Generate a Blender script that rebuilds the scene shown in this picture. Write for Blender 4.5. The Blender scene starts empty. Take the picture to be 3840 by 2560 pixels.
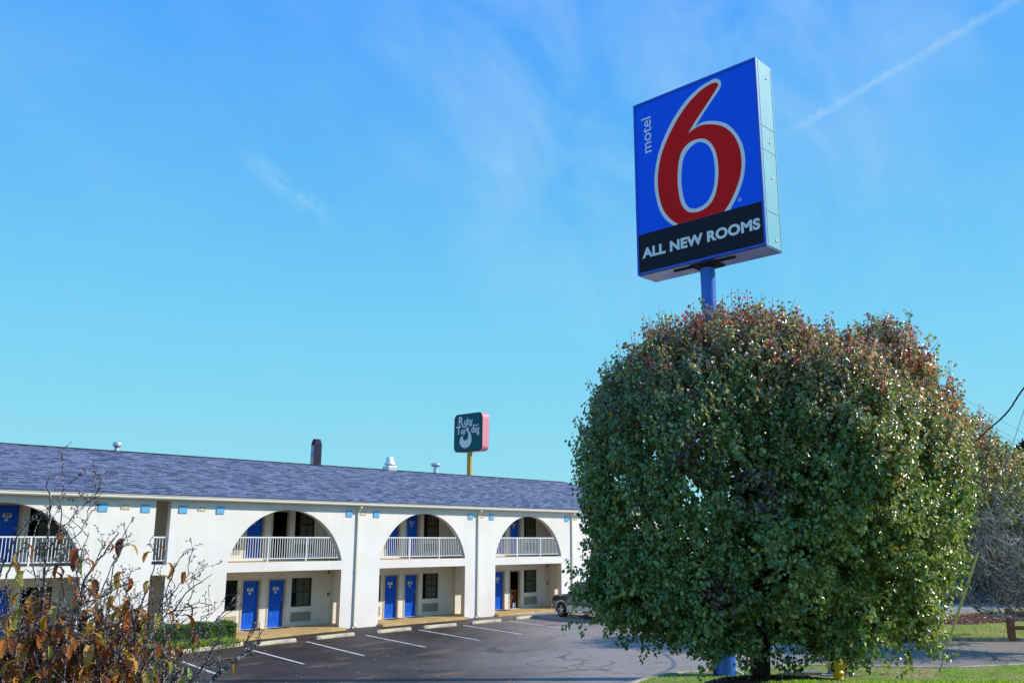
import bpy, math, random
import numpy as np
from math import sin, cos, pi, radians, hypot, sqrt
from mathutils import Vector, Matrix

random.seed(7); RNG = np.random.default_rng(11)
scene = bpy.context.scene
COL = scene.collection
HX, HY = cos(radians(44.24)), sin(radians(44.24))        # the way the camera faces, on the ground

def W(u, d, z=0.0):
    """lateral offset u, distance d along the viewing heading -> world"""
    return (u*HY + d*HX, -u*HX + d*HY, z)

# ------------------------------------------------------------------ materials
def mat(name, color=(.5, .5, .5), rough=.6, metal=0., spec=.5, coat=0., emit=None):
    m = bpy.data.materials.new(name); m.use_nodes = True
    b = m.node_tree.nodes['Principled BSDF']
    b.inputs['Base Color'].default_value = (*color, 1)
    b.inputs['Roughness'].default_value = rough
    b.inputs['Metallic'].default_value = metal
    b.inputs['Specular IOR Level'].default_value = spec
    b.inputs['Coat Weight'].default_value = coat
    return m

def nn(m, t, **k):
    n = m.node_tree.nodes.new(t)
    for a, v in k.items(): setattr(n, a, v)
    return n

def lk(m, a, b): m.node_tree.links.new(a, b)

def noisy(name, c1, c2, scale=3., rough=.7, bump=.0, bscale=None, detail=6, metal=0., c3=None, s3=.3, spec=.5, stretch=None, lo=.35, hi=.65):
    """two-tone noise colour, optional large blotches and bump"""
    m = mat(name, c1, rough, metal, spec); nt = m.node_tree; b = nt.nodes['Principled BSDF']
    tc = nn(m, 'ShaderNodeTexCoord'); src = tc.outputs['Object']
    if stretch:
        mp = nn(m, 'ShaderNodeMapping'); mp.inputs['Scale'].default_value = stretch
        lk(m, src, mp.inputs['Vector']); src = mp.outputs['Vector']
    n = nn(m, 'ShaderNodeTexNoise'); n.inputs['Scale'].default_value = scale; n.inputs['Detail'].default_value = detail
    lk(m, src, n.inputs['Vector'])
    r = nn(m, 'ShaderNodeValToRGB'); r.color_ramp.elements[0].position = lo; r.color_ramp.elements[1].position = hi
    r.color_ramp.elements[0].color = (*c1, 1); r.color_ramp.elements[1].color = (*c2, 1)
    lk(m, n.outputs['Fac'], r.inputs['Fac']); out = r.outputs['Color']
    if c3:
        n3 = nn(m, 'ShaderNodeTexNoise'); n3.inputs['Scale'].default_value = s3; n3.inputs['Detail'].default_value = 4
        lk(m, tc.outputs['Object'], n3.inputs['Vector'])
        r3 = nn(m, 'ShaderNodeValToRGB'); r3.color_ramp.elements[0].position = .48; r3.color_ramp.elements[1].position = .62
        lk(m, n3.outputs['Fac'], r3.inputs['Fac'])
        mx = nn(m, 'ShaderNodeMixRGB'); lk(m, r3.outputs['Color'], mx.inputs['Fac']); lk(m, out, mx.inputs['Color1'])
        mx.inputs['Color2'].default_value = (*c3, 1); out = mx.outputs['Color']
    lk(m, out, b.inputs['Base Color'])
    if bump:
        nb = nn(m, 'ShaderNodeTexNoise'); nb.inputs['Scale'].default_value = bscale or scale*4; nb.inputs['Detail'].default_value = 5
        lk(m, src, nb.inputs['Vector'])
        bp = nn(m, 'ShaderNodeBump'); bp.inputs['Strength'].default_value = bump; bp.inputs['Distance'].default_value = .02
        lk(m, nb.outputs['Fac'], bp.inputs['Height']); lk(m, bp.outputs['Normal'], b.inputs['Normal'])
    return m

def leafmat(name, rough=.38, transl=.3, spec=.5, vein=False, coat=0.):
    m = mat(name, (.1, .2, .05), rough, 0, spec, coat); nt = m.node_tree; b = nt.nodes['Principled BSDF']
    at = nn(m, 'ShaderNodeAttribute', attribute_name='Col')
    lk(m, at.outputs['Color'], b.inputs['Base Color'])
    tr = nn(m, 'ShaderNodeBsdfTranslucent')
    hs = nn(m, 'ShaderNodeHueSaturation'); hs.inputs['Value'].default_value = 1.6; hs.inputs['Saturation'].default_value = 1.15
    lk(m, at.outputs['Color'], hs.inputs['Color']); lk(m, hs.outputs['Color'], tr.inputs['Color'])
    mx = nn(m, 'ShaderNodeMixShader'); mx.inputs['Fac'].default_value = transl
    lk(m, b.outputs['BSDF'], mx.inputs[1]); lk(m, tr.outputs['BSDF'], mx.inputs[2])
    lk(m, mx.outputs['Shader'], nt.nodes['Material Output'].inputs['Surface'])
    if vein:
        uv = nn(m, 'ShaderNodeAttribute', attribute_name='Vein')
        wv = nn(m, 'ShaderNodeMath', operation='SINE'); lk(m, uv.outputs['Fac'], wv.inputs[0])
        bp = nn(m, 'ShaderNodeBump'); bp.inputs['Strength'].default_value = .8; bp.inputs['Distance'].default_value = .003
        lk(m, wv.outputs[0], bp.inputs['Height']); lk(m, bp.outputs['Normal'], b.inputs['Normal'])
    return m

M = {}
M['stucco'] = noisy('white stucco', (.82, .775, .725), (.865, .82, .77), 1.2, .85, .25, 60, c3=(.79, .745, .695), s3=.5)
def weather(m, scale, lo, k):
    """faint run-down streaks and old patches of paint"""
    b = m.node_tree.nodes['Principled BSDF']; src = b.inputs['Base Color'].links[0].from_socket
    tc = nn(m, 'ShaderNodeTexCoord'); mp = nn(m, 'ShaderNodeMapping'); mp.inputs['Scale'].default_value = scale; lk(m, tc.outputs['Object'], mp.inputs['Vector'])
    n = nn(m, 'ShaderNodeTexNoise'); n.inputs['Scale'].default_value = 1; n.inputs['Detail'].default_value = 6; n.inputs['Roughness'].default_value = .65; lk(m, mp.outputs['Vector'], n.inputs['Vector'])
    r = nn(m, 'ShaderNodeValToRGB'); r.color_ramp.elements[0].position = lo; r.color_ramp.elements[1].position = lo+.16
    r.color_ramp.elements[0].color = (k, k, k*.97, 1); r.color_ramp.elements[1].color = (1, 1, 1, 1); lk(m, n.outputs['Fac'], r.inputs['Fac'])
    x = nn(m, 'ShaderNodeMixRGB', blend_type='MULTIPLY'); x.inputs['Fac'].default_value = 1; lk(m, src, x.inputs['Color1']); lk(m, r.outputs['Color'], x.inputs['Color2']); lk(m, x.outputs['Color'], b.inputs['Base Color'])
weather(M['stucco'], (3.2, 3.2, .22), .34, .955)
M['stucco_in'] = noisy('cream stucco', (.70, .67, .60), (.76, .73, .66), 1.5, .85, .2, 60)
M['passage'] = noisy('passage shade brown', (.12, .10, .08), (.16, .135, .11), 2, .85)  # walls coloured dark to stand for the shade inside the passage
M['cream'] = mat('cream paint', (.78, .74, .60), .45)
M['trim'] = noisy('beige trim paint', (.50, .42, .31), (.58, .50, .38), 6, .5)
M['rail'] = mat('white rail paint', (.82, .82, .82), .4)
M['blue_door'] = noisy('blue door paint', (.010, .105, .58), (.013, .12, .66), 5, .5, .05, 30, spec=.12)
M['tile'] = mat('light blue glazed tile', (.16, .45, .72), .25)
M['tan_plaque'] = noisy('tan plaque', (.50, .40, .20), (.66, .56, .34), 25, .6)
M['pale'] = mat('pale lilac enamel', (.60, .62, .74), .4)
M['dark'] = mat('black bronze frame', (.012, .012, .014), .35)
M['void'] = mat('interior shade black', (.03, .028, .026), .9)  # near-black colour stands for shade in rooms, passage and hedge core
M['silver'] = mat('brushed metal', (.6, .6, .6), .3, 1.)
M['galv'] = noisy('galvanised metal', (.50, .54, .62), (.66, .70, .78), 8, .38, metal=.6)
M['white'] = mat('white enamel', (.9, .9, .9), .4)
M['ink'] = mat('black ink', (.01, .01, .01), .5)
M['curtain'] = noisy('beige curtain', (.50, .47, .32), (.85, .82, .66), 30, .9, stretch=(1, 1, .02))
M['grille'] = mat('tan grille metal', (.52, .46, .30), .45)
M['floor_tan'] = noisy('tan painted walkway', (.50, .33, .12), (.60, .42, .18), 2, .7, .2, 40, c3=(.44, .29, .12), s3=1.2)
M['concrete'] = noisy('weathered concrete', (.34, .30, .22), (.52, .47, .36), 6, .85, .4, 50, c3=(.22, .20, .16), s3=2)
M['stop_paint'] = noisy('faded yellow concrete', (.50, .42, .22), (.60, .56, .44), 7, .8, .5, 40, c3=(.36, .33, .26), s3=3)
M['red_box'] = mat('dark red enamel', (.10, .02, .012), .4)
M['wood'] = noisy('stained fence wood', (.16, .06, .03), (.30, .13, .07), 3, .75, .4, 20, stretch=(1, 1, 8))
M['polewood'] = noisy('weathered pole wood', (.13, .10, .07), (.22, .17, .12), 3, .85, .4, 20, stretch=(6, 6, .5))
M['cart_wood'] = noisy('orange varnished wood', (.30, .09, .02), (.42, .15, .04), 5, .45)
M['bottle'] = mat('white bottle plastic', (.55, .6, .75), .4)
M['mat'] = noisy('black rubber mat', (.02, .02, .022), (.04, .04, .042), 60, .8, .3, 80)
M['sign_blue'] = mat('blue sign vinyl', (.006, .13, 1.0), .6, spec=.15)
M['sign_edge'] = mat('blue sign edge', (.02, .10, .62), .4)
M['sign_white'] = mat('pale sign vinyl', (.96, .89, .88), .6, spec=.15)
M['sign_red'] = mat('red sign vinyl', (.92, .012, .012), .6, spec=.1)
M['sign_black'] = mat('charcoal sign vinyl', (.020, .018, .030), .6, spec=.15)
M['mint'] = noisy('mint sign cabinet paint', (.075, .35, .45), (.09, .38, .48), 2, .6)
M['sign_under'] = noisy('scuffed blue metal', (.10, .14, .42), (.28, .29, .46), 1.1, .3, metal=.5)
M['pole_blue'] = noisy('blue pole paint', (.02, .13, .62), (.035, .18, .70), 2, .35)
M['pole_dark'] = mat('navy conduit paint', (.01, .02, .12), .4)
M['teal'] = mat('dark teal sign vinyl', (.012, .12, .14), .6, spec=.15)
M['pink'] = mat('salmon sign cabinet paint', (.72, .24, .30), .5)
M['lilac'] = mat('pale lilac vinyl', (.97, .80, .80), .6, spec=.15)
M['ochre'] = mat('ochre pole paint', (.58, .36, .06), .5)
M['slate'] = mat('slate cabinet paint', (.028, .03, .05), .8, spec=.15)
M['pylon_face'] = noisy('faded pylon face', (.36, .24, .46), (.50, .42, .46), .9, .5)
M['pylon_blue'] = mat('pylon blue band', (.12, .22, .60), .5)
weather(M['pole_blue'], (5, 5, .5), .38, .72)
M['tyre'] = mat('tyre rubber', (.012, .012, .012), .7)
M['navy'] = mat('navy car paint', (.010, .014, .045), .2, .3, .5, 1.)
M['bluecar'] = mat('blue car paint', (.03, .10, .45), .2, .3, .5, 1.)
M['champagne'] = mat('champagne cladding', (.62, .58, .49), .35, .2)
M['alloy'] = mat('alloy rim', (.62, .62, .63), .25, .9)
M['carglass'] = mat('tinted car glass', (.015, .02, .025), .05)
M['amber'] = mat('amber lens', (.75, .22, .03), .2)
M['lens'] = mat('clear lens', (.6, .6, .62), .1)
M['yellow'] = noisy('yellow hydrant paint', (.62, .36, .008), (.75, .46, .012), 6, .4)
M['guard'] = mat('yellow guy guard plastic', (.55, .47, .12), .5)
M['steel'] = mat('steel wire', (.25, .26, .28), .45, .8)
M['cable'] = mat('black cable', (.012, .014, .03), .5)
M['pvc'] = mat('grey white pipe', (.48, .48, .46), .4)
M['boxgreen'] = noisy('olive box plastic', (.14, .15, .11), (.22, .22, .17), 6, .7)
M['bark'] = noisy('dark bark', (.030, .020, .014), (.075, .055, .042), 4, .9, .8, 25, stretch=(3, 3, .6))
M['bark_grey'] = noisy('grey bark', (.045, .038, .034), (.48, .43, .40), 12, .6, .6, 60, lo=.38, hi=.55)
M['bark_fg'] = noisy('speckled twig bark', (.018, .012, .012), (.42, .37, .36), 70, .6, .5, 120, lo=.50, hi=.62)
M['leaf'] = leafmat('pear leaves', .36, .28, .5, coat=1.)
M['leaf'].node_tree.nodes['Principled BSDF'].inputs['Coat Roughness'].default_value = .32
M['leaf_far'] = leafmat('evergreen needles', .6, .15)
M['leaf_hedge'] = leafmat('hedge leaves', .4, .25)
M['leaf_grass'] = leafmat('grass blades', .6, .35, .15)
M['leaf_fg'] = leafmat('autumn leaves', .38, .38, .5, True)
M['mulch'] = noisy('red brown mulch', (.05, .018, .010), (.17, .062, .035), 14, .95, .9, 30)
M['lawn'] = noisy('lawn turf', (.12, .21, .025), (.26, .30, .07), 2.2, .95, .6, 30, c3=(.36, .28, .13), s3=.6)
M['field'] = noisy('pale dry ground for bounce', (.27, .24, .15), (.38, .33, .23), .05, .95)  # ground colour made pale and warm to bounce fill onto sign and leaves
M['tanwall'] = noisy('tan siding', (.42, .32, .22), (.48, .38, .27), 2, .8)

# paint for the parking lines, worn
M['line'] = noisy('timeworn white line paint', (.62, .62, .63), (.76, .76, .76), 9, .7, c3=(.40, .40, .40), s3=5)

def shingles():
    m = mat('blue grey shingles', (.2, .2, .3), .8); b = m.node_tree.nodes['Principled BSDF']
    tc = nn(m, 'ShaderNodeTexCoord')
    br = nn(m, 'ShaderNodeTexBrick'); br.offset = .37; br.offset_frequency = 2
    br.inputs['Scale'].default_value = 1; br.inputs['Brick Width'].default_value = .34; br.inputs['Row Height'].default_value = .15
    br.inputs['Mortar Size'].default_value = .012; br.inputs['Bias'].default_value = -.1; br.inputs['Mortar Smooth'].default_value = .4
    br.inputs['Color1'].default_value = (.048, .062, .115, 1); br.inputs['Color2'].default_value = (.215, .25, .35, 1)
    br.inputs['Mortar'].default_value = (.02, .025, .07, 1)
    mp = nn(m, 'ShaderNodeMapping')
    lk(m, tc.outputs['UV'], mp.inputs['Vector'])
    # ragged shingle edges
    nz = nn(m, 'ShaderNodeTexNoise'); nz.inputs['Scale'].default_value = 2.6; nz.inputs['Detail'].default_value = 3
    lk(m, tc.outputs['UV'], nz.inputs['Vector'])
    ad = nn(m, 'ShaderNodeVectorMath', operation='MULTIPLY_ADD'); ad.inputs[1].default_value = (.5, .05, 0)
    lk(m, nz.outputs['Color'], ad.inputs[0]); lk(m, mp.outputs['Vector'], ad.inputs[2]); lk(m, ad.outputs[0], br.inputs['Vector'])
    n2 = nn(m, 'ShaderNodeTexNoise'); n2.inputs['Scale'].default_value = 3.4; n2.inputs['Detail'].default_value = 8; n2.inputs['Roughness'].default_value = .75
    mp2 = nn(m, 'ShaderNodeMapping'); mp2.inputs['Scale'].default_value = (2.4, 13, 1); lk(m, tc.outputs['UV'], mp2.inputs['Vector']); lk(m, mp2.outputs['Vector'], n2.inputs['Vector'])
    r = nn(m, 'ShaderNodeValToRGB'); r.color_ramp.elements[0].position = .36; r.color_ramp.elements[1].position = .66
    r.color_ramp.elements[0].color = (.30, .32, .50, 1); r.color_ramp.elements[1].color = (1.75, 1.75, 1.6, 1)
    lk(m, n2.outputs['Fac'], r.inputs['Fac'])
    mx = nn(m, 'ShaderNodeMixRGB', blend_type='MULTIPLY'); mx.inputs['Fac'].default_value = 1
    lk(m, br.outputs['Color'], mx.inputs['Color1']); lk(m, r.outputs['Color'], mx.inputs['Color2']); lk(m, mx.outputs['Color'], b.inputs['Base Color'])
    bp = nn(m, 'ShaderNodeBump'); bp.inputs['Strength'].default_value = .7; bp.inputs['Distance'].default_value = .03
    lk(m, mx.outputs['Color'], bp.inputs['Height']); lk(m, bp.outputs['Normal'], b.inputs['Normal'])
    return m
M['shingle'] = shingles()

def asphalt(name, c1, c2, c3, crack=True, rough=.62, pale_tone=None):
    m = mat(name, c1, rough, 0, .18); b = m.node_tree.nodes['Principled BSDF']
    tc = nn(m, 'ShaderNodeTexCoord'); P = tc.outputs['Object']
    n1 = nn(m, 'ShaderNodeTexNoise'); n1.inputs['Scale'].default_value = .25; n1.inputs['Detail'].default_value = 7; n1.inputs['Roughness'].default_value = .62
    lk(m, P, n1.inputs['Vector'])
    r1 = nn(m, 'ShaderNodeValToRGB'); r1.color_ramp.elements[0].position = .38; r1.color_ramp.elements[1].position = .64
    r1.color_ramp.elements[0].color = (*c1, 1); r1.color_ramp.elements[1].color = (*c2, 1)
    lk(m, n1.outputs['Fac'], r1.inputs['Fac']); out = r1.outputs['Color']
    if pale_tone:      # paler colour toward the right of the view, broken by noise
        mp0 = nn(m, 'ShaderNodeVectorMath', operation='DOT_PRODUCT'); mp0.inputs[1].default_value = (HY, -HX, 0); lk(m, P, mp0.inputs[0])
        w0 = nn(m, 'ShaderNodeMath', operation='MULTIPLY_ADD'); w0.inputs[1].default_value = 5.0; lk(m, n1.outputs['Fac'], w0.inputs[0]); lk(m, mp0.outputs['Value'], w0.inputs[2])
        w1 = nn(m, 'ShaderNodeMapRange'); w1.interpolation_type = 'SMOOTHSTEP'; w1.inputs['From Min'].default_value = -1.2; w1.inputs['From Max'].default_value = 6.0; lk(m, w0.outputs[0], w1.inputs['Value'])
        m0 = nn(m, 'ShaderNodeMixRGB'); lk(m, w1.outputs[0], m0.inputs['Fac']); lk(m, out, m0.inputs['Color1']); m0.inputs['Color2'].default_value = (*pale_tone, 1); out = m0.outputs['Color']
    # dirt and oil blotches
    n2 = nn(m, 'ShaderNodeTexNoise'); n2.inputs['Scale'].default_value = .9; n2.inputs['Detail'].default_value = 5
    mp = nn(m, 'ShaderNodeMapping'); mp.inputs['Location'].default_value = (4, 9, 2); mp.inputs['Scale'].default_value = (.5, 1.2, 1); mp.inputs['Rotation'].default_value = (0, 0, .5)
    lk(m, P, mp.inputs['Vector']); lk(m, mp.outputs['Vector'], n2.inputs['Vector'])
    r2 = nn(m, 'ShaderNodeValToRGB'); r2.color_ramp.elements[0].position = .56; r2.color_ramp.elements[1].position = .72
    lk(m, n2.outputs['Fac'], r2.inputs['Fac'])
    mx = nn(m, 'ShaderNodeMixRGB'); lk(m, r2.outputs['Color'], mx.inputs['Fac']); lk(m, out, mx.inputs['Color1']); mx.inputs['Color2'].default_value = (*c3, 1)
    out = mx.outputs['Color']
    # grit
    n4 = nn(m, 'ShaderNodeTexNoise'); n4.inputs['Scale'].default_value = 45; n4.inputs['Detail'].default_value = 3
    lk(m, P, n4.inputs['Vector'])
    r4 = nn(m, 'ShaderNodeValToRGB'); r4.color_ramp.elements[0].position = .3; r4.color_ramp.elements[1].position = .72
    r4.color_ramp.elements[0].color = (.55, .55, .55, 1); r4.color_ramp.elements[1].color = (1.6, 1.6, 1.6, 1)
    lk(m, n4.outputs['Fac'], r4.inputs['Fac'])
    mg = nn(m, 'ShaderNodeMixRGB', blend_type='MULTIPLY'); mg.inputs['Fac'].default_value = 1
    lk(m, out, mg.inputs['Color1']); lk(m, r4.outputs['Color'], mg.inputs['Color2']); out = mg.outputs['Color']
    if crack:
        for sc, w, loc in ((.13, .0024, (0, 0, 0)), (.22, .0026, (7, 3, 1)), (.5, .0018, (2, 8, 5))):
            n5 = nn(m, 'ShaderNodeTexNoise'); n5.inputs['Scale'].default_value = sc; n5.inputs['Detail'].default_value = 4; n5.inputs['Roughness'].default_value = .38
            m5 = nn(m, 'ShaderNodeMapping'); m5.inputs['Location'].default_value = loc; lk(m, P, m5.inputs['Vector']); lk(m, m5.outputs['Vector'], n5.inputs['Vector'])
            s = nn(m, 'ShaderNodeMath', operation='SUBTRACT'); s.inputs[1].default_value = .5; lk(m, n5.outputs['Fac'], s.inputs[0])
            a = nn(m, 'ShaderNodeMath', operation='ABSOLUTE'); lk(m, s.outputs[0], a.inputs[0])
            t = nn(m, 'ShaderNodeMath', operation='LESS_THAN'); t.inputs[1].default_value = w; lk(m, a.outputs[0], t.inputs[0])
            t2 = nn(m, 'ShaderNodeMath', operation='MULTIPLY'); t2.inputs[1].default_value = .42; lk(m, t.outputs[0], t2.inputs[0])
            mc = nn(m, 'ShaderNodeMixRGB'); lk(m, t2.outputs[0], mc.inputs['Fac']); lk(m, out, mc.inputs['Color1']); mc.inputs['Color2'].default_value = (.008, .007, .008, 1)
            out = mc.outputs['Color']
    lk(m, out, b.inputs['Base Color'])
    bp = nn(m, 'ShaderNodeBump'); bp.inputs['Strength'].default_value = .35; bp.inputs['Distance'].default_value = .01
    lk(m, n4.outputs['Fac'], bp.inputs['Height']); lk(m, bp.outputs['Normal'], b.inputs['Normal'])
    return m
M['asphalt'] = asphalt('parking lot asphalt', (.028, .021, .018), (.058, .044, .038), (.14, .10, .07), pale_tone=(.29, .245, .212))
M['road'] = asphalt('road asphalt', (.27, .245, .225), (.33, .305, .285), (.25, .23, .21), False)

def glass():
    m = mat('window glass', (.01, .012, .015), .04); nt = m.node_tree; b = nt.nodes['Principled BSDF']
    t = nn(m, 'ShaderNodeBsdfTransparent'); t.inputs['Color'].default_value = (.85, .86, .85, 1)
    mx = nn(m, 'ShaderNodeMixShader'); mx.inputs['Fac'].default_value = .22
    lk(m, t.outputs[0], mx.inputs[1]); lk(m, b.outputs[0], mx.inputs[2]); lk(m, mx.outputs[0], nt.nodes['Material Output'].inputs['Surface'])
    return m
M['glass'] = glass()

# ------------------------------------------------------------------ object helpers
def tag(o, label=None, cat=None, group=None, kind=None):
    if label: o['label'] = label
    if cat: o['category'] = cat
    if group: o['group'] = group
    if kind: o['kind'] = kind
    return o

def thing(name, label, cat, loc=(0, 0, 0), rz=0, group=None):
    o = bpy.data.objects.new(name, None); COL.objects.link(o)
    o.location = loc; o.rotation_euler = (0, 0, rz); o.empty_display_size = .3
    return tag(o, label, cat, group)

def copy_tree(o, parent=None):
    c = o.copy(); COL.objects.link(c); c.parent = parent
    for ch in list(o.children): copy_tree(ch, c)
    return c

class MB:
    def __init__(s): s.v = []; s.f = []; s.s = []
    def add(s, vs, fs, smooth=False):
        o = len(s.v); s.v += [tuple(v) for v in vs]; s.f += [tuple(i+o for i in f) for f in fs]; s.s += [smooth]*len(fs)
        return s
    def box(s, x0, y0, z0, x1, y1, z1):
        return s.add([(x0,y0,z0),(x1,y0,z0),(x1,y1,z0),(x0,y1,z0),(x0,y0,z1),(x1,y0,z1),(x1,y1,z1),(x0,y1,z1)],
                     [(0,3,2,1),(4,5,6,7),(0,1,5,4),(1,2,6,5),(2,3,7,6),(3,0,4,7)])
    def obox(s, c, ax, ay, az, hx, hy, hz):
        c = Vector(c); ax, ay, az = Vector(ax)*hx, Vector(ay)*hy, Vector(az)*hz
        p = [c-ax-ay-az, c+ax-ay-az, c+ax+ay-az, c-ax+ay-az, c-ax-ay+az, c+ax-ay+az, c+ax+ay+az, c-ax+ay+az]
        return s.add(p, [(0,3,2,1),(4,5,6,7),(0,1,5,4),(1,2,6,5),(2,3,7,6),(3,0,4,7)])
    def tube(s, pts, rs, n=8, caps=True, smooth=True):
        pts = [Vector(p) for p in pts]
        if not hasattr(rs, '__len__'): rs = [rs]*len(pts)
        rings = []; ref = None
        for i, p in enumerate(pts):
            t = (pts[min(i+1, len(pts)-1)]-pts[max(i-1, 0)]).normalized()
            if ref is None: ref = t.orthogonal().normalized()
            ref = (ref-t*ref.dot(t))
            ref = ref.normalized() if ref.length > 1e-6 else t.orthogonal().normalized()
            b = t.cross(ref)
            rings.append([p+(ref*cos(2*pi*k/n)+b*sin(2*pi*k/n))*rs[i] for k in range(n)])
        vs = [v for r in rings for v in r]
        fs = [(i*n+k, i*n+(k+1) % n, (i+1)*n+(k+1) % n, (i+1)*n+k) for i in range(len(pts)-1) for k in range(n)]
        s.add(vs, fs, smooth)
        if caps:
            s.add(rings[0], [tuple(range(n-1, -1, -1))]); s.add(rings[-1], [tuple(range(n))])
        return s
    def lathe(s, c, prof, n=20, axis='z', smooth=True):
        """prof: list of (radius, height)"""
        c = Vector(c); vs = []
        for r, h in prof:
            for k in range(n):
                a = 2*pi*k/n; x, y = r*cos(a), r*sin(a)
                d = {'z': (x, y, h), 'x': (h, x, y), 'y': (y, h, x)}[axis]
                vs.append(c+Vector(d))
        m = len(prof)
        fs = [(i*n+k, i*n+(k+1) % n, (i+1)*n+(k+1) % n, (i+1)*n+k) for i in range(m-1) for k in range(n)]
        s.add(vs, fs, smooth)
        return s
    def prism(s, poly, a, b, plane='xz'):
        """extrude a polygon; plane xz: along y from a to b; yz: along x; xy: along z"""
        f = {'xz': lambda p, t: (p[0], t, p[1]), 'yz': lambda p, t: (t, p[0], p[1]), 'xy': lambda p, t: (p[0], p[1], t)}[plane]
        n = len(poly); vs = [f(p, a) for p in poly]+[f(p, b) for p in poly]
        return s.add(vs, [tuple(range(n-1, -1, -1)), tuple(range(n, 2*n))]+[(i, (i+1) % n, (i+1) % n+n, i+n) for i in range(n)])
    def build(s, name, m, parent=None, bevel=0, fix=True):
        me = bpy.data.meshes.new(name); me.from_pydata(s.v, [], s.f); me.materials.append(m)
        me.polygons.foreach_set('use_smooth', s.s)
        if fix:
            import bmesh
            bm = bmesh.new(); bm.from_mesh(me); bmesh.ops.recalc_face_normals(bm, faces=bm.faces); bm.to_mesh(me); bm.free()
        me.update()
        o = bpy.data.objects.new(name, me); COL.objects.link(o); o.parent = parent
        if bevel:
            bv = o.modifiers.new('bevel', 'BEVEL'); bv.width = bevel; bv.segments = 2; bv.limit_method = 'ANGLE'
        return o

def curve_mesh(name, loops, half, m, parent=None, frame=None, loc=(0, 0, 0), cyclic=True):
    """filled 2-D outline with holes, given thickness. frame: 3x3 columns (x axis, y axis, normal)"""
    cu = bpy.data.curves.new(name+'_c', 'CURVE'); cu.dimensions = '2D'; cu.fill_mode = 'BOTH'; cu.extrude = half
    for lp in loops:
        sp = cu.splines.new('POLY'); sp.points.add(len(lp)-1); sp.use_cyclic_u = True
        for i, (x, y) in enumerate(lp): sp.points[i].co = (x, y, 0, 1)
    return _curve_to(name, cu, m, parent, frame, loc)

def _curve_to(name, cu, m, parent, frame, loc):
    t = bpy.data.objects.new(name+'_t', cu); COL.objects.link(t)
    dg = bpy.context.evaluated_depsgraph_get(); dg.update()
    me = bpy.data.meshes.new_from_object(t.evaluated_get(dg)); me.name = name
    COL.objects.unlink(t); bpy.data.objects.remove(t)
    F = Matrix.Identity(4)
    if frame:
        for c in range(3):
            for r in range(3): F[r][c] = frame[c][r]
    me.transform(Matrix.Translation(loc) @ F)
    me.materials.clear(); me.materials.append(m)
    o = bpy.data.objects.new(name, me); COL.objects.link(o); o.parent = parent
    return o

FRONT = ((1, 0, 0), (0, 0, 1), (0, -1, 0))        # drawing on a wall that faces -y
LEFT = ((0, -1, 0), (0, 0, 1), (-1, 0, 0))        # drawing on a face that looks toward -x

def text_mesh(name, body, size, m, parent, frame, loc, half=.002, bold=0., align='CENTER', sx=1., spacing=1.):
    cu = bpy.data.curves.new(name+'_f', 'FONT'); cu.body = body; cu.size = size; cu.extrude = half; cu.offset = bold
    cu.align_x = align; cu.align_y = 'CENTER'; cu.space_character = spacing
    fr = (tuple(c*sx for c in frame[0]), frame[1], frame[2])
    return _curve_to(name, cu, m, parent, fr, loc)

def fast_mesh(name, verts, quads, m, parent=None, col=None, vein=None, smooth=False):
    me = bpy.data.meshes.new(name); nv, nq = len(verts), len(quads)
    me.vertices.add(nv); me.vertices.foreach_set('co', np.asarray(verts, np.float32).ravel())
    me.loops.add(nq*4); me.loops.foreach_set('vertex_index', np.asarray(quads, np.int32).ravel())
    me.polygons.add(nq); me.polygons.foreach_set('loop_start', np.arange(0, nq*4, 4, dtype=np.int32))
    me.polygons.foreach_set('loop_total', np.full(nq, 4, np.int32))
    me.update(calc_edges=True)
    if smooth: me.polygons.foreach_set('use_smooth', np.ones(nq, bool))
    if col is not None:
        a = me.attributes.new('Col', 'FLOAT_COLOR', 'POINT')
        a.data.foreach_set('color', np.hstack([col, np.ones((nv, 1))]).astype(np.float32).ravel())
    if vein is not None:
        a = me.attributes.new('Vein', 'FLOAT', 'POINT'); a.data.foreach_set('value', vein.astype(np.float32))
    me.materials.append(m)
    o = bpy.data.objects.new(name, me); COL.objects.link(o); o.parent = parent
    return o

def unit(a): return a/np.maximum(np.linalg.norm(a, axis=1, keepdims=True), 1e-9)

def leaves(P, axis, normal, L, Wd, col, fold=.25, wide=(.32, .72)):
    """ovate folded leaves, two quads each"""
    n = len(P); axis = unit(axis); side = unit(np.cross(axis, normal)); nr = np.cross(side, axis)
    L = L[:, None]; Wd = Wd[:, None]
    base = P; tip = P+axis*L - nr*L*.12
    up = nr*Wd*fold
    r1 = P+axis*L*wide[0]+side*Wd*.5+up; r2 = P+axis*L*wide[1]+side*Wd*.38+up
    l1 = P+axis*L*wide[0]-side*Wd*.5+up; l2 = P+axis*L*wide[1]-side*Wd*.38+up
    V = np.stack([base, r1, r2, tip, l2, l1], 1).reshape(-1, 3)
    k = np.arange(n)[:, None]*6
    Q = np.concatenate([k+np.array([[0, 1, 2, 3]]), k+np.array([[0, 3, 4, 5]])], 0)
    return V, Q, np.repeat(col, 6, 0)

def randdir(n):
    v = RNG.normal(size=(n, 3)); return unit(v)

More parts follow.
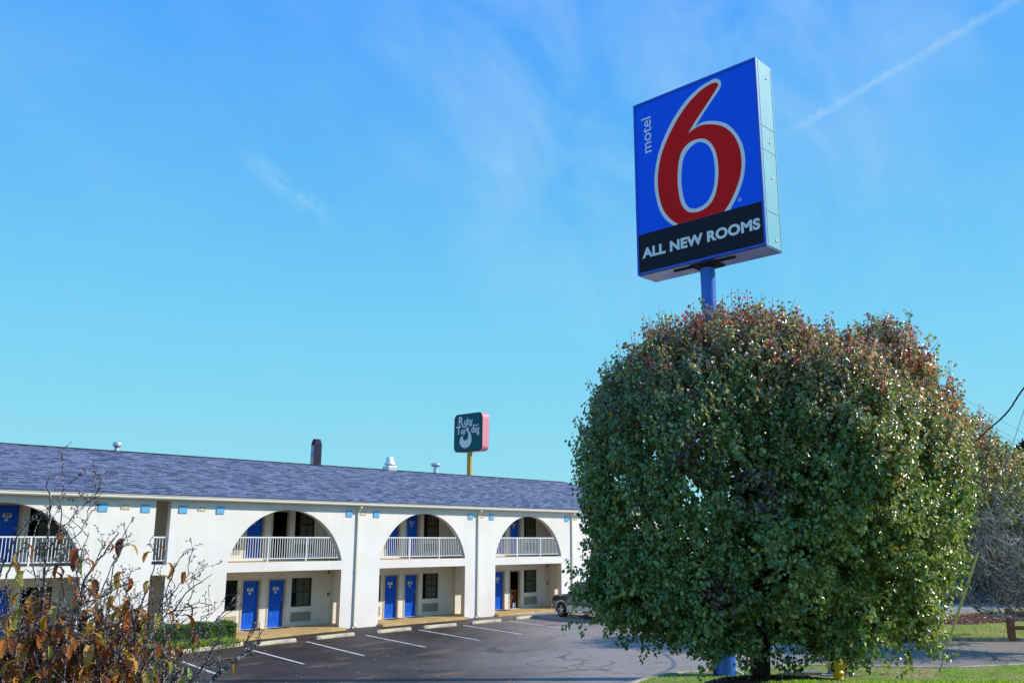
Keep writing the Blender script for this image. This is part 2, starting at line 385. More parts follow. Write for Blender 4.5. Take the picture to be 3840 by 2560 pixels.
def poly_sheet(name, pts, z, m, kind='structure', skirt=0):
    mb = MB(); n = len(pts)
    # ear-clip through mathutils
    from mathutils.geometry import tessellate_polygon
    tri = tessellate_polygon([[Vector((x, y, 0)) for x, y in pts]])
    mb.add([(x, y, z) for x, y in pts], [tuple(t) for t in tri])
    if skirt:
        mb.add([(x, y, z) for x, y in pts]+[(x, y, z-skirt) for x, y in pts], [(i, (i+1) % n, (i+1) % n+n, i+n) for i in range(n)])
    o = mb.build(name, m, fix=False)
    me = o.data
    for p in me.polygons:
        if abs(p.normal.z) > .5 and p.normal.z < 0: p.flip()
    return tag(o, kind=kind)

# ================================================================== SETTING
mb = MB(); mb.add([(-3000, -3000, -.03), (3000, -3000, -.03), (3000, 3000, -.03), (-3000, 3000, -.03)], [(0, 1, 2, 3)])
tag(mb.build('ground', M['field'], fix=False), kind='structure')
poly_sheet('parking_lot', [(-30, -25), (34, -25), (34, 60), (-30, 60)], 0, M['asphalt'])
poly_sheet('road', [(34, -25), (100, -60), (110, 60), (34, 60)], 0, M['road'])

def smooth_poly(pts, n=5):
    """Catmull-Rom through the points"""
    out = []
    for i in range(len(pts)-1):
        p0 = pts[max(i-1, 0)]; p1 = pts[i]; p2 = pts[i+1]; p3 = pts[min(i+2, len(pts)-1)]
        for k in range(n):
            t = k/n
            out.append(tuple(.5*((2*p1[j])+(-p0[j]+p2[j])*t+(2*p0[j]-5*p1[j]+4*p2[j]-p3[j])*t*t+(-p0[j]+3*p1[j]-3*p2[j]+p3[j])*t**3) for j in range(len(p1))))
    out.append(tuple(pts[-1])); return out

near_edge = smooth_poly([(9.5, 2), (12.2, 6.5), (15, 10.3), (17.3, 13.0), (19.2, 14.75), (21.08, 15.39), (22.7, 15.42), (23.8, 14.95), (25.56, 14.25), (26.96, 13.62), (27.98, 12.3), (29.22, 10.66), (30.1, 9.95), (32.09, 8.84), (37, 6.2), (50, 0)])
near_poly = near_edge+[(50, -24), (-6, -24), (4, -8)]
def seg_dist(px, py, line):
    best = np.full(np.shape(px), 1e9)
    for (x0, y0), (x1, y1) in zip(line[:-1], line[1:]):
        dx, dy = x1-x0, y1-y0; t = np.clip(((px-x0)*dx+(py-y0)*dy)/(dx*dx+dy*dy), 0, 1); best = np.minimum(best, np.hypot(px-x0-t*dx, py-y0-t*dy))
    return best
rim = [tuple(p) for p in near_poly[len(near_edge):]]
def lawn_z(x, y):
    """the planted bank rises gently away from the kerb"""
    x = np.asarray(x, float); y = np.asarray(y, float); d = x*HX+y*HY; e = seg_dist(x, y, near_edge)
    r = np.clip(24.4-d, 0, 9); sm = np.clip(e/1.6, 0, 1); sm = sm*sm*(3-2*sm)
    return .09+.172*r*sm+.012*np.sin(x*1.3)*np.sin(y*1.7)*sm
def bank():
    from mathutils.geometry import delaunay_2d_cdt
    pts = [Vector((p[0], p[1])) for p in near_poly]; n0 = len(pts)
    for gx in np.arange(-20, 50, .7):
        for gy in np.arange(-24, 16, .7):
            if (gx > 8 and gy > 0 and gx < 40) or (int(gx/.7) % 4 == 0 and int(gy/.7) % 4 == 0): pts.append(Vector((gx+random.uniform(-.1, .1), gy+random.uniform(-.1, .1))))
    r = delaunay_2d_cdt(pts, [], [list(range(n0))], 1, 1e-4); vs = r[0]; fs = r[2]
    zz = lawn_z([v.x for v in vs], [v.y for v in vs]); mb = MB(); mb.add([(v.x, v.y, float(z)) for v, z in zip(vs, zz)], [tuple(f) for f in fs], True); o = mb.build('lawn', M['lawn'], fix=False)
    for p in o.data.polygons:
        if p.normal.z < 0: p.flip()
    tag(o, kind='structure')
bank()
far_edge = smooth_poly([(33.2, 17.0), (33.9, 15.9), (34.9, 15.2), (36.3, 14.3), (37.8, 13.3), (40.1, 11.0), (46, 5.6), (62, -9)])
far_poly = far_edge+[(70, -6), (61, 14), (54, 16.6), (46, 17.2), (40, 18.3), (35.5, 18.8), (33.8, 18.2)]
poly_sheet('verge', far_poly, .09, M['lawn'])
poly_sheet('mulch_strip', [(42.5, 16.2), (45, 14.2), (49, 13.0), (53, 13.2), (55, 14.4), (52, 15.8), (48, 16.6), (44, 17.0)], .094, M['mulch'])

def kerb(name, pts, w=.15, h=.13, m=None):
    mb = MB(); n = len(pts); A = []; B = []
    for i, (x, y) in enumerate(pts):
        x0, y0 = pts[max(i-1, 0)]; x1, y1 = pts[min(i+1, n-1)]; dx, dy = x1-x0, y1-y0; l = hypot(dx, dy)
        nx, ny = -dy/l*w/2, dx/l*w/2
        A.append((x+nx, y+ny)); B.append((x-nx, y-ny))
    vs = [(*p, 0) for p in A]+[(*p, h-.02) for p in A]+[(p[0]*.88+q[0]*.12, p[1]*.88+q[1]*.12, h) for p, q in zip(A, B)] \
        + [(q[0]*.88+p[0]*.12, q[1]*.88+p[1]*.12, h) for p, q in zip(A, B)]+[(*p, h-.02) for p in B]+[(*p, 0) for p in B]
    fs = []
    for r in range(5):
        for i in range(n-1): fs.append((r*n+i, r*n+i+1, (r+1)*n+i+1, (r+1)*n+i))
    fs += [tuple(r*n for r in range(6)), tuple(r*n+n-1 for r in range(6))]
    mb.add(vs, fs); return tag(mb.build(name, m or M['concrete']), kind='structure')
kerb('kerb', near_edge)
kerb('kerb', far_edge)
kerb('kerb', [(33.2, 17.0), (33.4, 17.9), (33.8, 18.2), (35.5, 18.8), (40, 18.3), (46, 17.2)])

# concrete end block of the traffic island
mb = MB(); mb.box(-.55, -.28, 0, .55, .28, .30)
o = mb.build('concrete_block', M['concrete'], bevel=.03); o.location = (34.6, 17.3, .09); o.rotation_euler = (0, 0, -.75)
tag(o, 'low pale concrete block on the kerb beyond the big tree', 'concrete block')

# parking lines
for i, (x0, y0, x1, y1) in enumerate([(14.19,29.75,13.46,24.9),(17.10,29.87,16.42,25.03),(19.8,30.07,18.95,25.33),(22.75,30.33,21.95,25.66),(25.65,30.46,24.84,25.89),(28.35,30.57,27.55,26.09),(31.33,30.60,30.56,26.16),(34.30,30.70,33.5,26.2),(37.3,30.7,36.5,26.3),(40.3,30.7,39.5,26.3)]):
    d = Vector((x1-x0, y1-y0, 0)).normalized(); nrm = Vector((-d.y, d.x, 0))*.05
    a, b = Vector((x0, y0, .005)), Vector((x1, y1, .005)); mb = MB()
    mb.add([a+nrm, b+nrm, b-nrm, a-nrm], [(0, 1, 2, 3)]); o = mb.build('parking_line', M['line'], fix=False)
    for p in o.data.polygons:
        if p.normal.z < 0: p.flip()
    tag(o, kind='structure')

# wheel stops
def stop_mesh():
    prof = [(-.10, 0), (.10, 0), (.095, .06), (.055, .13), (-.055, .13), (-.095, .06)]
    mb = MB(); n = len(prof); L = .95; st = [-L, -L+.03, L-.03, L]; sc = [.8, 1, 1, .8]
    vs = [(s, p[0]*k, p[1]*k) for s, k in zip(st, sc) for p in prof]
    fs = [(r*n+i, r*n+(i+1) % n, (r+1)*n+(i+1) % n, (r+1)*n+i) for r in range(3) for i in range(n)]+[tuple(range(n)), tuple(range(3*n, 4*n))]
    mb.add(vs, fs); return mb
stops = [(18.55, 30.27, 6.6, 'yellowish concrete wheel stop in front of the door numbered 108, leftmost of the row'),
         (21.38, 30.5, 4.5, 'concrete wheel stop in front of the window beside the door numbered 107'),
         (24.4, 30.62, 3, 'concrete wheel stop before the wide pillar with the first full downspout'),
         (27.0, 30.66, 0, 'concrete wheel stop in front of the doors numbered 106 and 105'),
         (29.9, 30.72, 0, 'concrete wheel stop in front of the grille beside the door numbered 105'),
         (33.0, 30.95, 1.5, 'concrete wheel stop in the bay just left of the parked navy vehicle'),
         (39.0, 31.0, 0, 'concrete wheel stop behind the big tree, right of the navy vehicle')]
o0 = None
for x, y, a, lab in stops:
    if o0 is None: o0 = o = stop_mesh().build('wheel_stop', M['stop_paint'], bevel=.01)
    else: o = o0.copy(); COL.objects.link(o)
    o.location = (x, y, 0); o.rotation_euler = (0, 0, radians(a))
    tag(o, lab, 'wheel stop', 'concrete wheel stops along the motel front')

# ================================================================== MOTEL BUILDING
Y0 = 32.95; TH = .26; YB = 34.55; HGT = 5.21
XL, XR = -7.0, 50.6
bld = thing('motel_building', 'long white two-storey motel with arched balconies and blue shingle roof', 'building', (21, Y0, 0))
def L(o):          # parts are written in world coordinates: keep them there under the building empty
    o.matrix_parent_inverse = Matrix.Translation(Vector(bld.location)).inverted(); return o
arches = [(-1.1, 2.7), (9.65, 2.70), (20.57, 2.70), (27.97, 2.63), (35.25, 2.56), (42.9, 2.6)]
AOFF = [-21.7, -10.85, 0, 7.4, 14.66, 22.3]      # shift of the doors and windows behind each arch
def arch_loop(cx, hw, z0=2.86, zt=4.97, n=36):
    h = zt-z0; R = (hw*hw+h*h)/(2*h); zc = zt-R; a0 = math.asin((z0-zc)/R)
    return [(cx+R*cos(a0+(pi-2*a0)*k/n), zc+R*sin(a0+(pi-2*a0)*k/n)) for k in range(n+1)]
outer = [(XL, 0)]
cuts = sorted([(cx-hw, cx+hw, 2.49) for cx, hw in arches]+[(14.82, 15.40, 2.47)])
for a, b, zt in cuts: outer += [(a, 0), (a, zt), (b, zt), (b, 0)]
outer += [(XR, 0), (XR, HGT), (XL, HGT)]
holes = [arch_loop(cx, hw) for cx, hw in arches]+[[(14.82, 2.83), (15.40, 2.83), (15.40, 5.17), (14.82, 5.17)]]
L(curve_mesh('front_wall', [outer]+holes, TH/2, M['stucco'], bld, FRONT, (0, Y0+TH/2, 0)))
# back wall of the galleries, with its door and window openings
DR = [(19.50, 20.32), (20.72, 21.54)]; WN = [(18.25, 19.28), (21.84, 22.88)]
bh = []
for off in AOFF:
    for zf in (0.0, 2.87):
        for a, b in DR: bh.append([(a+off, .10+zf), (b+off, .10+zf), (b+off, 2.08+zf), (a+off, 2.08+zf)])
        for a, b in WN: bh.append([(a+off, .90+zf), (b+off, .90+zf), (b+off, 2.11+zf), (a+off, 2.11+zf)])
slot = [(14.72, 0.02), (15.5, .02), (15.5, 2.47), (14.72, 2.47)]; slot2 = [(14.72, 2.87), (15.5, 2.87), (15.5, 5.0), (14.72, 5.0)]
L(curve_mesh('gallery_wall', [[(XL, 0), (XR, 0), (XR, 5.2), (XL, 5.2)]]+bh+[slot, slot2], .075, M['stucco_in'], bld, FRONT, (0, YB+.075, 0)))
for off in AOFF[2:5]:          # shallow projection of the wall between two pairs of rooms
    mb = MB(); mb.box(23.93+off, YB-.10, .1, 25.15+off, YB-.002, 2.597); L(mb.build('wall_projection', M['stucco_in'], bld))
# floors, ceiling, ends
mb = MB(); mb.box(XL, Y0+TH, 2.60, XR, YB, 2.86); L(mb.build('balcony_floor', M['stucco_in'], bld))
mb = MB(); mb.box(XL, Y0+TH+.002, 2.861, XR, YB, 2.868); L(mb.build('balcony_deck', M['floor_tan'], bld))
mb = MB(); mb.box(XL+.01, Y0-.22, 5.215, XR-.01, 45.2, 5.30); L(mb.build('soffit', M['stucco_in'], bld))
mb = MB(); mb.box(XL-.25, Y0+.002, 0, XL-.001, 45, 5.21); mb.box(XR+.001, Y0+.002, 0, XR+.25, 45, 5.21); mb.box(XL, 44.8, 0, XR, 45, 5.21); L(mb.build('outer_wall', M['stucco'], bld))
mb = MB(); mb.box(XL, 39.0, 0, 14.5, 39.1, 5.2); mb.box(14.5, 41, 0, 15.7, 41.1, 5.2); mb.box(15.7, 39.0, 0, XR, 39.1, 5.2)
mb.box(XL, YB+.16, 2.5, 14.69, 39.0, 2.8); mb.box(15.53, YB+.16, 2.5, XR, 39, 2.8); mb.box(XL, YB+.16, 0, 14.69, 39, .09); mb.box(15.53, YB+.16, 0, XR, 39, .09)
for off in AOFF:
    mb.box(20.49+off, YB+.16, .1, 20.55+off, 39, 5.19)
L(mb.build('interior_partition', M['void'], bld))
mb = MB(); mb.box(14.62, YB+.16, 0, 14.715, 41, 5.2); mb.box(15.505, YB+.16, 0, 15.6, 41, 5.2); mb.box(14.72, Y0+TH, 2.861, 15.5, 41, 2.866)
L(mb.build('passage_wall', M['passage'], bld))
mb = MB(); mb.box(14.73, YB+.3, 2.95, 15.49, YB+.36, 4.75); mb.box(14.73, YB+.3, .02, 15.49, YB+.36, 2.2); L(mb.build('passage_dark_panel', M['void'], bld))  # near-black panels added as the shade deep in the passage

# roof: hipped
yE, yR, zE, zR = Y0-.24, Y0+6.0, 5.36, 7.42; ye2 = yR+(yR-yE)
x0r, x1r = XL-.5, XR+.55; rl, rr = x0r+5.8, 44.9
def roof_obj():
    sl = hypot(yR-yE, zR-zE)
    me = bpy.data.meshes.new('roof')
    v = [(x0r, yE, zE), (x1r, yE, zE), (x1r, ye2, zE), (x0r, ye2, zE), (rl, yR, zR), (rr, yR, zR)]
    f = [(0, 1, 5, 4), (1, 2, 5), (2, 3, 4, 5), (3, 0, 4), (0, 3, 2, 1)]
    me.from_pydata(v, [], f); me.materials.append(M['shingle'])
    uv = me.uv_layers.new(name='UVMap').data
    UV = {0: [(x0r, 0), (x1r, 0), (rr, sl), (rl, sl)], 1: [(0, 0), (ye2-yE, 0), ((ye2-yE)/2, sl)], 2: [(x1r, 0), (x0r, 0), (rl, sl), (rr, sl)], 3: [(0, 0), (ye2-yE, 0), ((ye2-yE)/2, sl)], 4: [(0, 0)]*4}
    for p in me.polygons:
        for li, c in zip(p.loop_indices, UV[p.index]): uv[li].uv = c
    o = bpy.data.objects.new('roof', me); COL.objects.link(o); o.parent = bld; return L(o)
roof = roof_obj()
mb = MB(); mb.tube([(rl, yR, zR+.01), (rr, yR, zR+.01)], .035, 6); mb.tube([(rr, yR, zR+.01), (x1r, yE, zE+.02)], .03, 6)
mb.build('ridge_cap', M['slate'], roof)
# individual raised shingle tabs along the lower courses and eave edge for a ragged silhouette
mb = MB(); x = x0r; random.seed(3)
while x < x1r-.5:
    w = .16+random.random()*.2; h = random.choice([.0, .012, .02])
    mb.add([(x, yE-.03, zE-.012), (x+w*.93, yE-.03, zE-.012), (x+w*.93, yE+.16, zE+.06+h), (x, yE+.16, zE+.06+h), (x, yE-.03, zE-.004+h), (x+w*.93, yE-.03, zE-.004+h)], [(4, 5, 2, 3), (0, 1, 5, 4)])
    x += w
mb.build('edge_shingles', M['shingle'], roof, fix=False)
# gutter with lip and seams
gp = [(-.005, 5.22), (-.10, 5.22), (-.13, 5.26), (-.13, 5.335), (-.155, 5.345), (-.155, 5.36), (-.12, 5.36), (-.11, 5.27), (-.005, 5.25)]
mb = MB(); mb.prism([(Y0-.22+a, z) for a, z in gp], x0r, x1r, 'yz'); L(mb.build('gutter', M['cream'], bld))
mb = MB(); mb.box(x0r, Y0-.222, 5.302, x1r, Y0-.20, 5.355); L(mb.build('fascia', M['cream'], bld))

def downspout(x):
    mb = MB()
    def bar(p, q, w=.045, d=.03):
        p, q = Vector(p), Vector(q); a = (q-p).normalized(); sx = Vector((1, 0, 0)); sy = a.cross(sx).normalized(); mb.obox((p+q)/2, sx, sy, a, w, d, (q-p).length/2+.01)
    bar((x, Y0-.25, 5.23), (x, Y0-.25, 5.14)); bar((x, Y0-.25, 5.14), (x, Y0-.06, 4.92)); bar((x, Y0-.06, 4.92), (x, Y0-.06, .16)); bar((x, Y0-.06, .16), (x, Y0-.2, .05))
    for z in (4.7, 2.4, 1.0): mb.box(x-.06, Y0-.095, z, x+.06, Y0-.002, z+.04)
    L(mb.build('downspout', M['cream'], bld))
for x in (24.02, 31.42, 38.68, 46.2, 5.6): downspout(x)

tiles = [(12.70, 13.04), (14.25, 14.59), (15.70, 16.04), (17.23, 17.57), (23.38, 23.71), (24.88, 25.21), (30.74, 31.06), (32.22, 32.54), (38.10, 38.43), (39.55, 39.88), (45.5, 45.83), (5.0, 5.33), (6.4, 6.73)]
for a, b in tiles:
    mb = MB(); mb.box(a, Y0-.035, 4.73, b, Y0-.001, 5.03); L(mb.build('wall_tile', M['tile'], bld, bevel=.01))
for c in (13.66, 16.62, 24.31, 31.65, 39.0, 5.85):
    pl = [(-.16, 0), (.16, 0), (.16, .09)]+[(.16*cos(a), .09+.10*sin(a)) for a in [pi*k/8 for k in range(1, 8)]]+[(-.16, .09)]
    mb = MB(); mb.prism([(c+x, 4.82+z) for x, z in pl], Y0-.02, Y0-.001); p = L(mb.build('wall_plaque', M['tan_plaque'], bld))
    mb = MB(); mb.prism([(c+.045*cos(a), 4.895+.06*sin(a)) for a in [2*pi*k/14 for k in range(14)]], Y0-.026, Y0-.0205)
    mb.build('oval_inset', M['pale'], p)

def railing(x0, x1, posts, arch=None):
    """pickets end at the curve of the arch"""
    mb = MB(); y = Y0+.10
    def xs(z):
        if not arch: return x0, x1
        cx, hw = arch; h = 4.97-2.86; R = (hw*hw+h*h)/(2*h); w = sqrt(R*R-(z-(4.97-R))**2); return cx-w-.02, cx+w+.02
    a, b = xs(3.85); mb.box(a, y-.022, 3.815, b, y+.022, 3.865)
    a, b = xs(2.99); mb.box(a, y-.016, 2.975, b, y+.016, 3.005)
    cx = (x0+x1)/2; n = int((x1-x0)/.113/2)
    for k in range(-n, n+1):
        x = cx+k*.113
        zt = 3.815
        if arch:
            hw = arch[1]; h = 2.11; R = (hw*hw+h*h)/(2*h); dx = abs(x-arch[0]); zc = 4.97-R
            zt = min(3.815, zc+sqrt(max(R*R-dx*dx, 0)))
        if zt > 3.03: mb.box(x-.010, y-.010, 3.005, x+.010, y+.010, zt)
    for x in posts: mb.box(x-.024, y-.024, 2.87, x+.024, y+.024, 3.814)
    L(mb.build('balcony_railing', M['rail'], bld))
for (cx, hw), ps in zip(arches, [(-2, 0), (8.8, 10.64), (19.68, 21.50), (27.13, 28.97), (34.4, 36.18), (42, 43.8)]):
    railing(cx-hw, cx+hw, ps, (cx, hw))
railing(14.82, 15.40, ())

def window(x0, x1, z0, z1, shift=.0, side=1):
    """frame > glass pane, muntins, curtain"""
    y = YB+.06; mb = MB(); t = .035
    mb.box(x0, y, z0, x0+t, y+.05, z1); mb.box(x1-t, y, z0, x1, y+.05, z1); mb.box(x0+t, y, z0, x1-t, y+.05, z0+t); mb.box(x0+t, y, z1-t, x1-t, y+.05, z1)
    zm = (z0+z1)/2+.02; mb.box(x0+t, y-.004, zm-.025, x1-t, y+.048, zm+.025)
    w = L(mb.build('window', M['dark'], bld))
    mb = MB(); mb.box(x0+t, y+.024, z0+t, x1-t, y+.028, zm-.025); mb.box(x0+t, y+.024, zm+.025, x1-t, y+.028, z1-t); mb.build('pane', M['glass'], w)
    mb = MB()
    for k in (1, 2):
        xx = x0+t+(x1-x0-2*t)*k/3; mb.box(xx-.007, y+.032, z0+t, xx+.007, y+.04, z1-t)
    for zz in ((z0+zm)/2, (zm+z1)/2): mb.box(x0+t, y+.041, zz-.007, x1-t, y+.046, zz+.007)
    mb.build('muntins', M['dark'], w)
    mb = MB(); n = 26; xa, xb = (x0+(x1-x0)*.36, x1-.01) if side > 0 else (x0+.01, x0+(x1-x0)*.4); vs = []
    for k in range(n+1):
        xx = xa+(xb-xa)*k/n; yy = y+.13+.022*sin(k*1.9)+.01*sin(k*.7); vs += [(xx, yy, z0-.1), (xx, yy, z1+.02)]
    mb.add(vs, [(2*k, 2*k+1, 2*k+3, 2*k+2) for k in range(n)], True); mb.build('curtain', M['curtain'], w, fix=False)
    mb = MB(); mb.box(x0-.035, YB-.012, z0-.035, x1+.035, YB-.001, z0-.002); mb.box(x0-.03, YB-.01, z1+.002, x1+.03, YB-.001, z1+.025)
    mb.box(x0-.03, YB-.01, z0-.001, x0-.002, YB-.001, z1+.001); mb.box(x1+.002, YB-.01, z0-.001, x1+.03, YB-.001, z1+.001); mb.build('window_trim', M['cream'], w)

def grille(x0, x1, z0, z1):
    mb = MB(); y = YB-.03
    mb.box(x0, y, z0, x1, YB-.001, z0+.025); mb.box(x0, y, z1-.025, x1, YB-.001, z1); mb.box(x0, y, z0+.025, x0+.025, YB-.001, z1-.025); mb.box(x1-.025, y, z0+.025, x1, YB-.001, z1-.025)
    n = 9
    for k in range(n):
        z = z0+.03+(z1-z0-.06)*(k+.5)/n
        mb.add([(x0+.025, y+.002, z-.012), (x1-.025, y+.002, z-.012), (x1-.025, y+.018, z+.010), (x0+.025, y+.018, z+.010)], [(0, 1, 2, 3)])
    g = L(mb.build('air_conditioner_grille', M['grille'], bld))
    mb = MB(); mb.box(x0+.01, YB-.006, z0+.01, x1-.01, YB-.002, z1-.01); mb.build('grille_backing', M['ink'], g)

def rrect(w, h, r, n=4):
    out = []
    for cx, cz, a0 in ((w/2-r, h/2-r, 0), (-w/2+r, h/2-r, pi/2), (-w/2+r, -h/2+r, pi), (w/2-r, -h/2+r, 3*pi/2)):
        for k in range(n+1): a = a0+pi/2*k/n; out.append((cx+r*cos(a), cz+r*sin(a)))
    return out

def door(x0, x1, z0, z1, number, handle, state='closed'):
    yd = YB+.13; mb = MB()
    # frame: casing round the opening and lining of the reveal
    mb = MB(); c = .055
    mb.box(x0-c, YB-.022, z0, x0+.001, YB-.001, z1); mb.box(x1-.001, YB-.022, z0, x1+c, YB-.001, z1); mb.box(x0-c, YB-.022, z1, x1+c, YB-.001, z1+c)
    mb.box(x0+.001, YB-.018, z0, x0+.022, YB+.149, z1-.001); mb.box(x1-.022, YB-.018, z0, x1-.001, YB+.149, z1-.001); mb.box(x0+.022, YB-.018, z1-.022, x1-.022, YB+.149, z1-.001)
    if state == 'open':
        f = L(mb.build('door_frame', M['trim'], bld))
        mb = MB(); mb.box(x0+.02, YB-.03, z0-.02, x1-.02, YB+.15, z0+.012); mb.build('threshold', M['cream'], f); return
    mb2 = MB(); mb2.box(x0+.023, yd, z0+.015, x1-.023, yd+.04, z1-.023)
    d = L(mb2.build('door', M['blue_door'], bld))
    mb.build('door_frame', M['trim'], d)
    mb = MB(); mb.box(x0+.02, YB-.03, z0-.02, x1-.02, YB+.15, z0+.012); mb.build('threshold', M['cream'], d)
    # raised panels: two low, two tall
    mb = MB(); w = (x1-x0)
    for px in (.17, .56):
        for pz0, pz1 in ((.13, .37), (.48, .90)):
            a, b = x0+w*px, x0+w*(px+.27); q0, q1 = z0+(z1-z0)*pz0, z0+(z1-z0)*pz1
            for A, B, C, D in ((a, q0, b, q0+.018), (a, q1-.018, b, q1), (a, q0+.018, a+.018, q1-.018), (b-.018, q0+.018, b, q1-.018)):
                mb.box(A, yd-.010, B, C, yd-.0005, D)
            mb.box(a+.045, yd-.008, q0+.045, b-.045, yd-.0005, q1-.045)
    mb.build('door_panel', M['blue_door'], d)
    cx = (x0+x1)/2+.01; zn = z0+1.60
    mb = MB(); mb.prism([(cx+a, zn+b) for a, b in rrect(.27, .13, .02)], yd-.016, yd-.0105); p = mb.build('number_plate', M['white'], d)
    text_mesh('number', number, .135, M['ink'], d, FRONT, (cx, yd-.018, zn), .001, .006)
    mb = MB(); s = .062; mb.prism([(cx-.01+s, zn-.155), (cx-.01, zn-.155+s), (cx-.01-s, zn-.155), (cx-.01, zn-.155-s)], yd-.016, yd-.0105); mb.build('peephole_plate', M['white'], d)
    text_mesh('peephole_mark', '6', .07, M['ink'], d, FRONT, (cx-.01, yd-.018, zn-.155), .001, .004)
    hx = x1-.085 if handle > 0 else x0+.085
    mb = MB(); mb.box(hx-.028, yd-.014, z0+.72, hx+.028, yd-.001, z0+1.02); mb.build('lock_plate', M['dark'], d)
    mb = MB(); mb.lathe((hx, yd-.002, z0+1.15), [(.026, 0), (.026, -.012), (.012, -.016), (.0, -.016)], 12, 'y'); mb.build('deadbolt', M['silver'], d)
    mb = MB(); mb.tube([(hx, yd-.012, z0+.80), (hx, yd-.05, z0+.80), (hx-handle*.10, yd-.052, z0+.795)], .009, 8)
    mb.build('handle', M['silver'], d)
    mb = MB(); mb.lathe((hx, yd-.014, z0+.93), [(.016, 0), (.014, -.012), (0, -.012)], 10, 'y'); mb.build('lock_cylinder', M['silver'], d)

nums = [('112', '111'), ('110', '109'), ('108', '107'), ('106', '105'), ('104', '103'), ('102', '101')]
for i, off in enumerate(AOFF):
    for fl, zf in enumerate((0.0, 2.87)):
        for k, (a, b) in enumerate(DR):
            st = 'open' if (fl == 1 and i == 2 and k == 1) or (fl == 0 and i == 4 and k == 1) else 'closed'
            nb = nums[i][k] if fl == 0 else '2'+nums[i][k][1:]
            door(a+off, b+off, .10+zf, 2.08+zf, nb, -1 if k == 0 else 1, st)
        for k, (a, b) in enumerate(WN):
            window(a+off, b+off, .90+zf, 2.11+zf, side=1 if k else -1)
            grille(a+off, b+off, .28+zf, .69+zf)
# little boxes and lamps on the gallery walls
for x, z in ((23.72, 2.33), (23.74, 1.36), (38.40, 2.30), (38.42, 1.35), (38.15, 4.75), (31.2, 4.7)):
    mb = MB(); mb.box(x-.05, YB-.06, z-.07, x+.05, YB-.001, z+.07); b = L(mb.build('alarm_box', M['red_box'], bld, bevel=.008))
    mb = MB(); mb.box(x-.02, YB-.066, z-.03, x+.02, YB-.0605, z+.03); mb.build('call_button', M['cream'], b)
for x, z in ((31.68-.35, 2.36), (35.6, 2.36), (23.85, 2.40)):
    mb = MB(); mb.add([(x-.10, Y0+.55, 2.59), (x+.10, Y0+.55, 2.59), (x+.10, Y0+.75, 2.59), (x-.10, Y0+.75, 2.59), (x-.13, Y0+.52, 2.36), (x+.13, Y0+.52, 2.36), (x+.13, Y0+.78, 2.36), (x-.13, Y0+.78, 2.36)],
           [(0, 1, 2, 3), (4, 7, 6, 5), (0, 4, 5, 1), (1, 5, 6, 2), (2, 6, 7, 3), (3, 7, 4, 0)]); l = L(mb.build('gallery_lamp', M['trim'], bld))
    mb = MB(); mb.lathe((x, Y0+.65, 2.30), [(0, -.03), (.05, -.01), (.06, .03), (.05, .058)], 12); mb.build('bulb', M['pale'], l)

# roof vents
def vent_parent(o): return L(o)
yv = yR+.25
mb = MB(); mb.lathe((15.65, yv, 7.2), [(.10, 0), (.10, .45), (.0, .45)], 16); mb.lathe((15.65, yv, 7.66), [(0, 0), (.17, 0), (.18, .03), (.18, .16), (.16, .18), (0, .19)], 16); mb.tube([(15.72, yv-.02, 7.9), (15.75, yv-.05, 7.85)], .02, 6)
L(mb.build('roof_vent', M['galv'], bld))
mb = MB(); mb.box(30.32, yv-.28, 7.15, 30.88, yv+.28, 7.66); v = L(mb.build('exhaust_fan', M['galv'], bld, bevel=.01))
mb = MB(); mb.lathe((30.6, yv, 7.68), [(.20, -.02), (.20, .05), (.32, .06), (.33, .10), (.235, .20), (.225, .22), (.20, .47), (.15, .50), (0, .51)], 24); mb.build('fan_cowl', M['white'], v)
mb = MB(); mb.lathe((33.95, yv, 7.15), [(.2, 0), (.17, .1), (.14, .25), (.13, .72)], 20); mb.lathe((33.95, yv, 7.86), [(0, 0), (.25, .0), (.28, .03), (.28, .12), (.24, .17), (.0, .19)], 20); L(mb.build('roof_vent', M['galv'], bld))
# pipe bracket etc on left passage; walkway
walk = [(17.3, 31.75), (17.9, 31.85), (20.3, 32.15), (23.3, 32.45), (23.3, YB-.001), (17.87, YB-.001), (17.87, 32.6), (17.3, 32.6)]
poly_sheet('walkway', walk, .10, M['floor_tan'], skirt=.1)
poly_sheet('walkway', [(25.34, 32.55), (30.6, 32.62), (30.6, YB-.001), (25.34, YB-.001)], .10, M['floor_tan'], skirt=.1)
poly_sheet('walkway', [(32.69, 32.68), (37.81, 32.70), (37.81, YB-.001), (32.69, YB-.001)], .10, M['floor_tan'], skirt=.1)
poly_sheet('walkway', [(40.3, 32.7), (45.5, 32.7), (45.5, YB-.001), (40.3, YB-.001)], .10, M['floor_tan'], skirt=.1)
poly_sheet('walkway', [(-4, 31.9), (12.35, 31.9), (12.35, YB-.001), (-4, YB-.001)], .10, M['floor_tan'], skirt=.1)
for a, b in ((23.3, 25.34), (30.6, 32.69), (37.81, 40.3), (45.5, 50.6), (12.35, 17.87)):
    poly_sheet('walkway', [(a+.001, Y0+TH), (b-.001, Y0+TH), (b-.001, YB-.001), (a+.001, YB-.001)], .10, M['floor_tan'])
# door mats
for off, k, nb in ((0, 0, '108'), (0, 1, '107'), (7.4, 0, '106'), (7.4, 1, '105'), (14.66, 0, '104')):
    a, b = DR[k]; mb = MB(); mb.box(a+off, YB-.5, .101, b+off+.05, YB-.05, .115)
    tag(mb.build('door_mat', M['mat'], bevel=.004), 'black door mat on the tan walkway at the door numbered '+nb, 'door mat', 'door mats on the walkway')

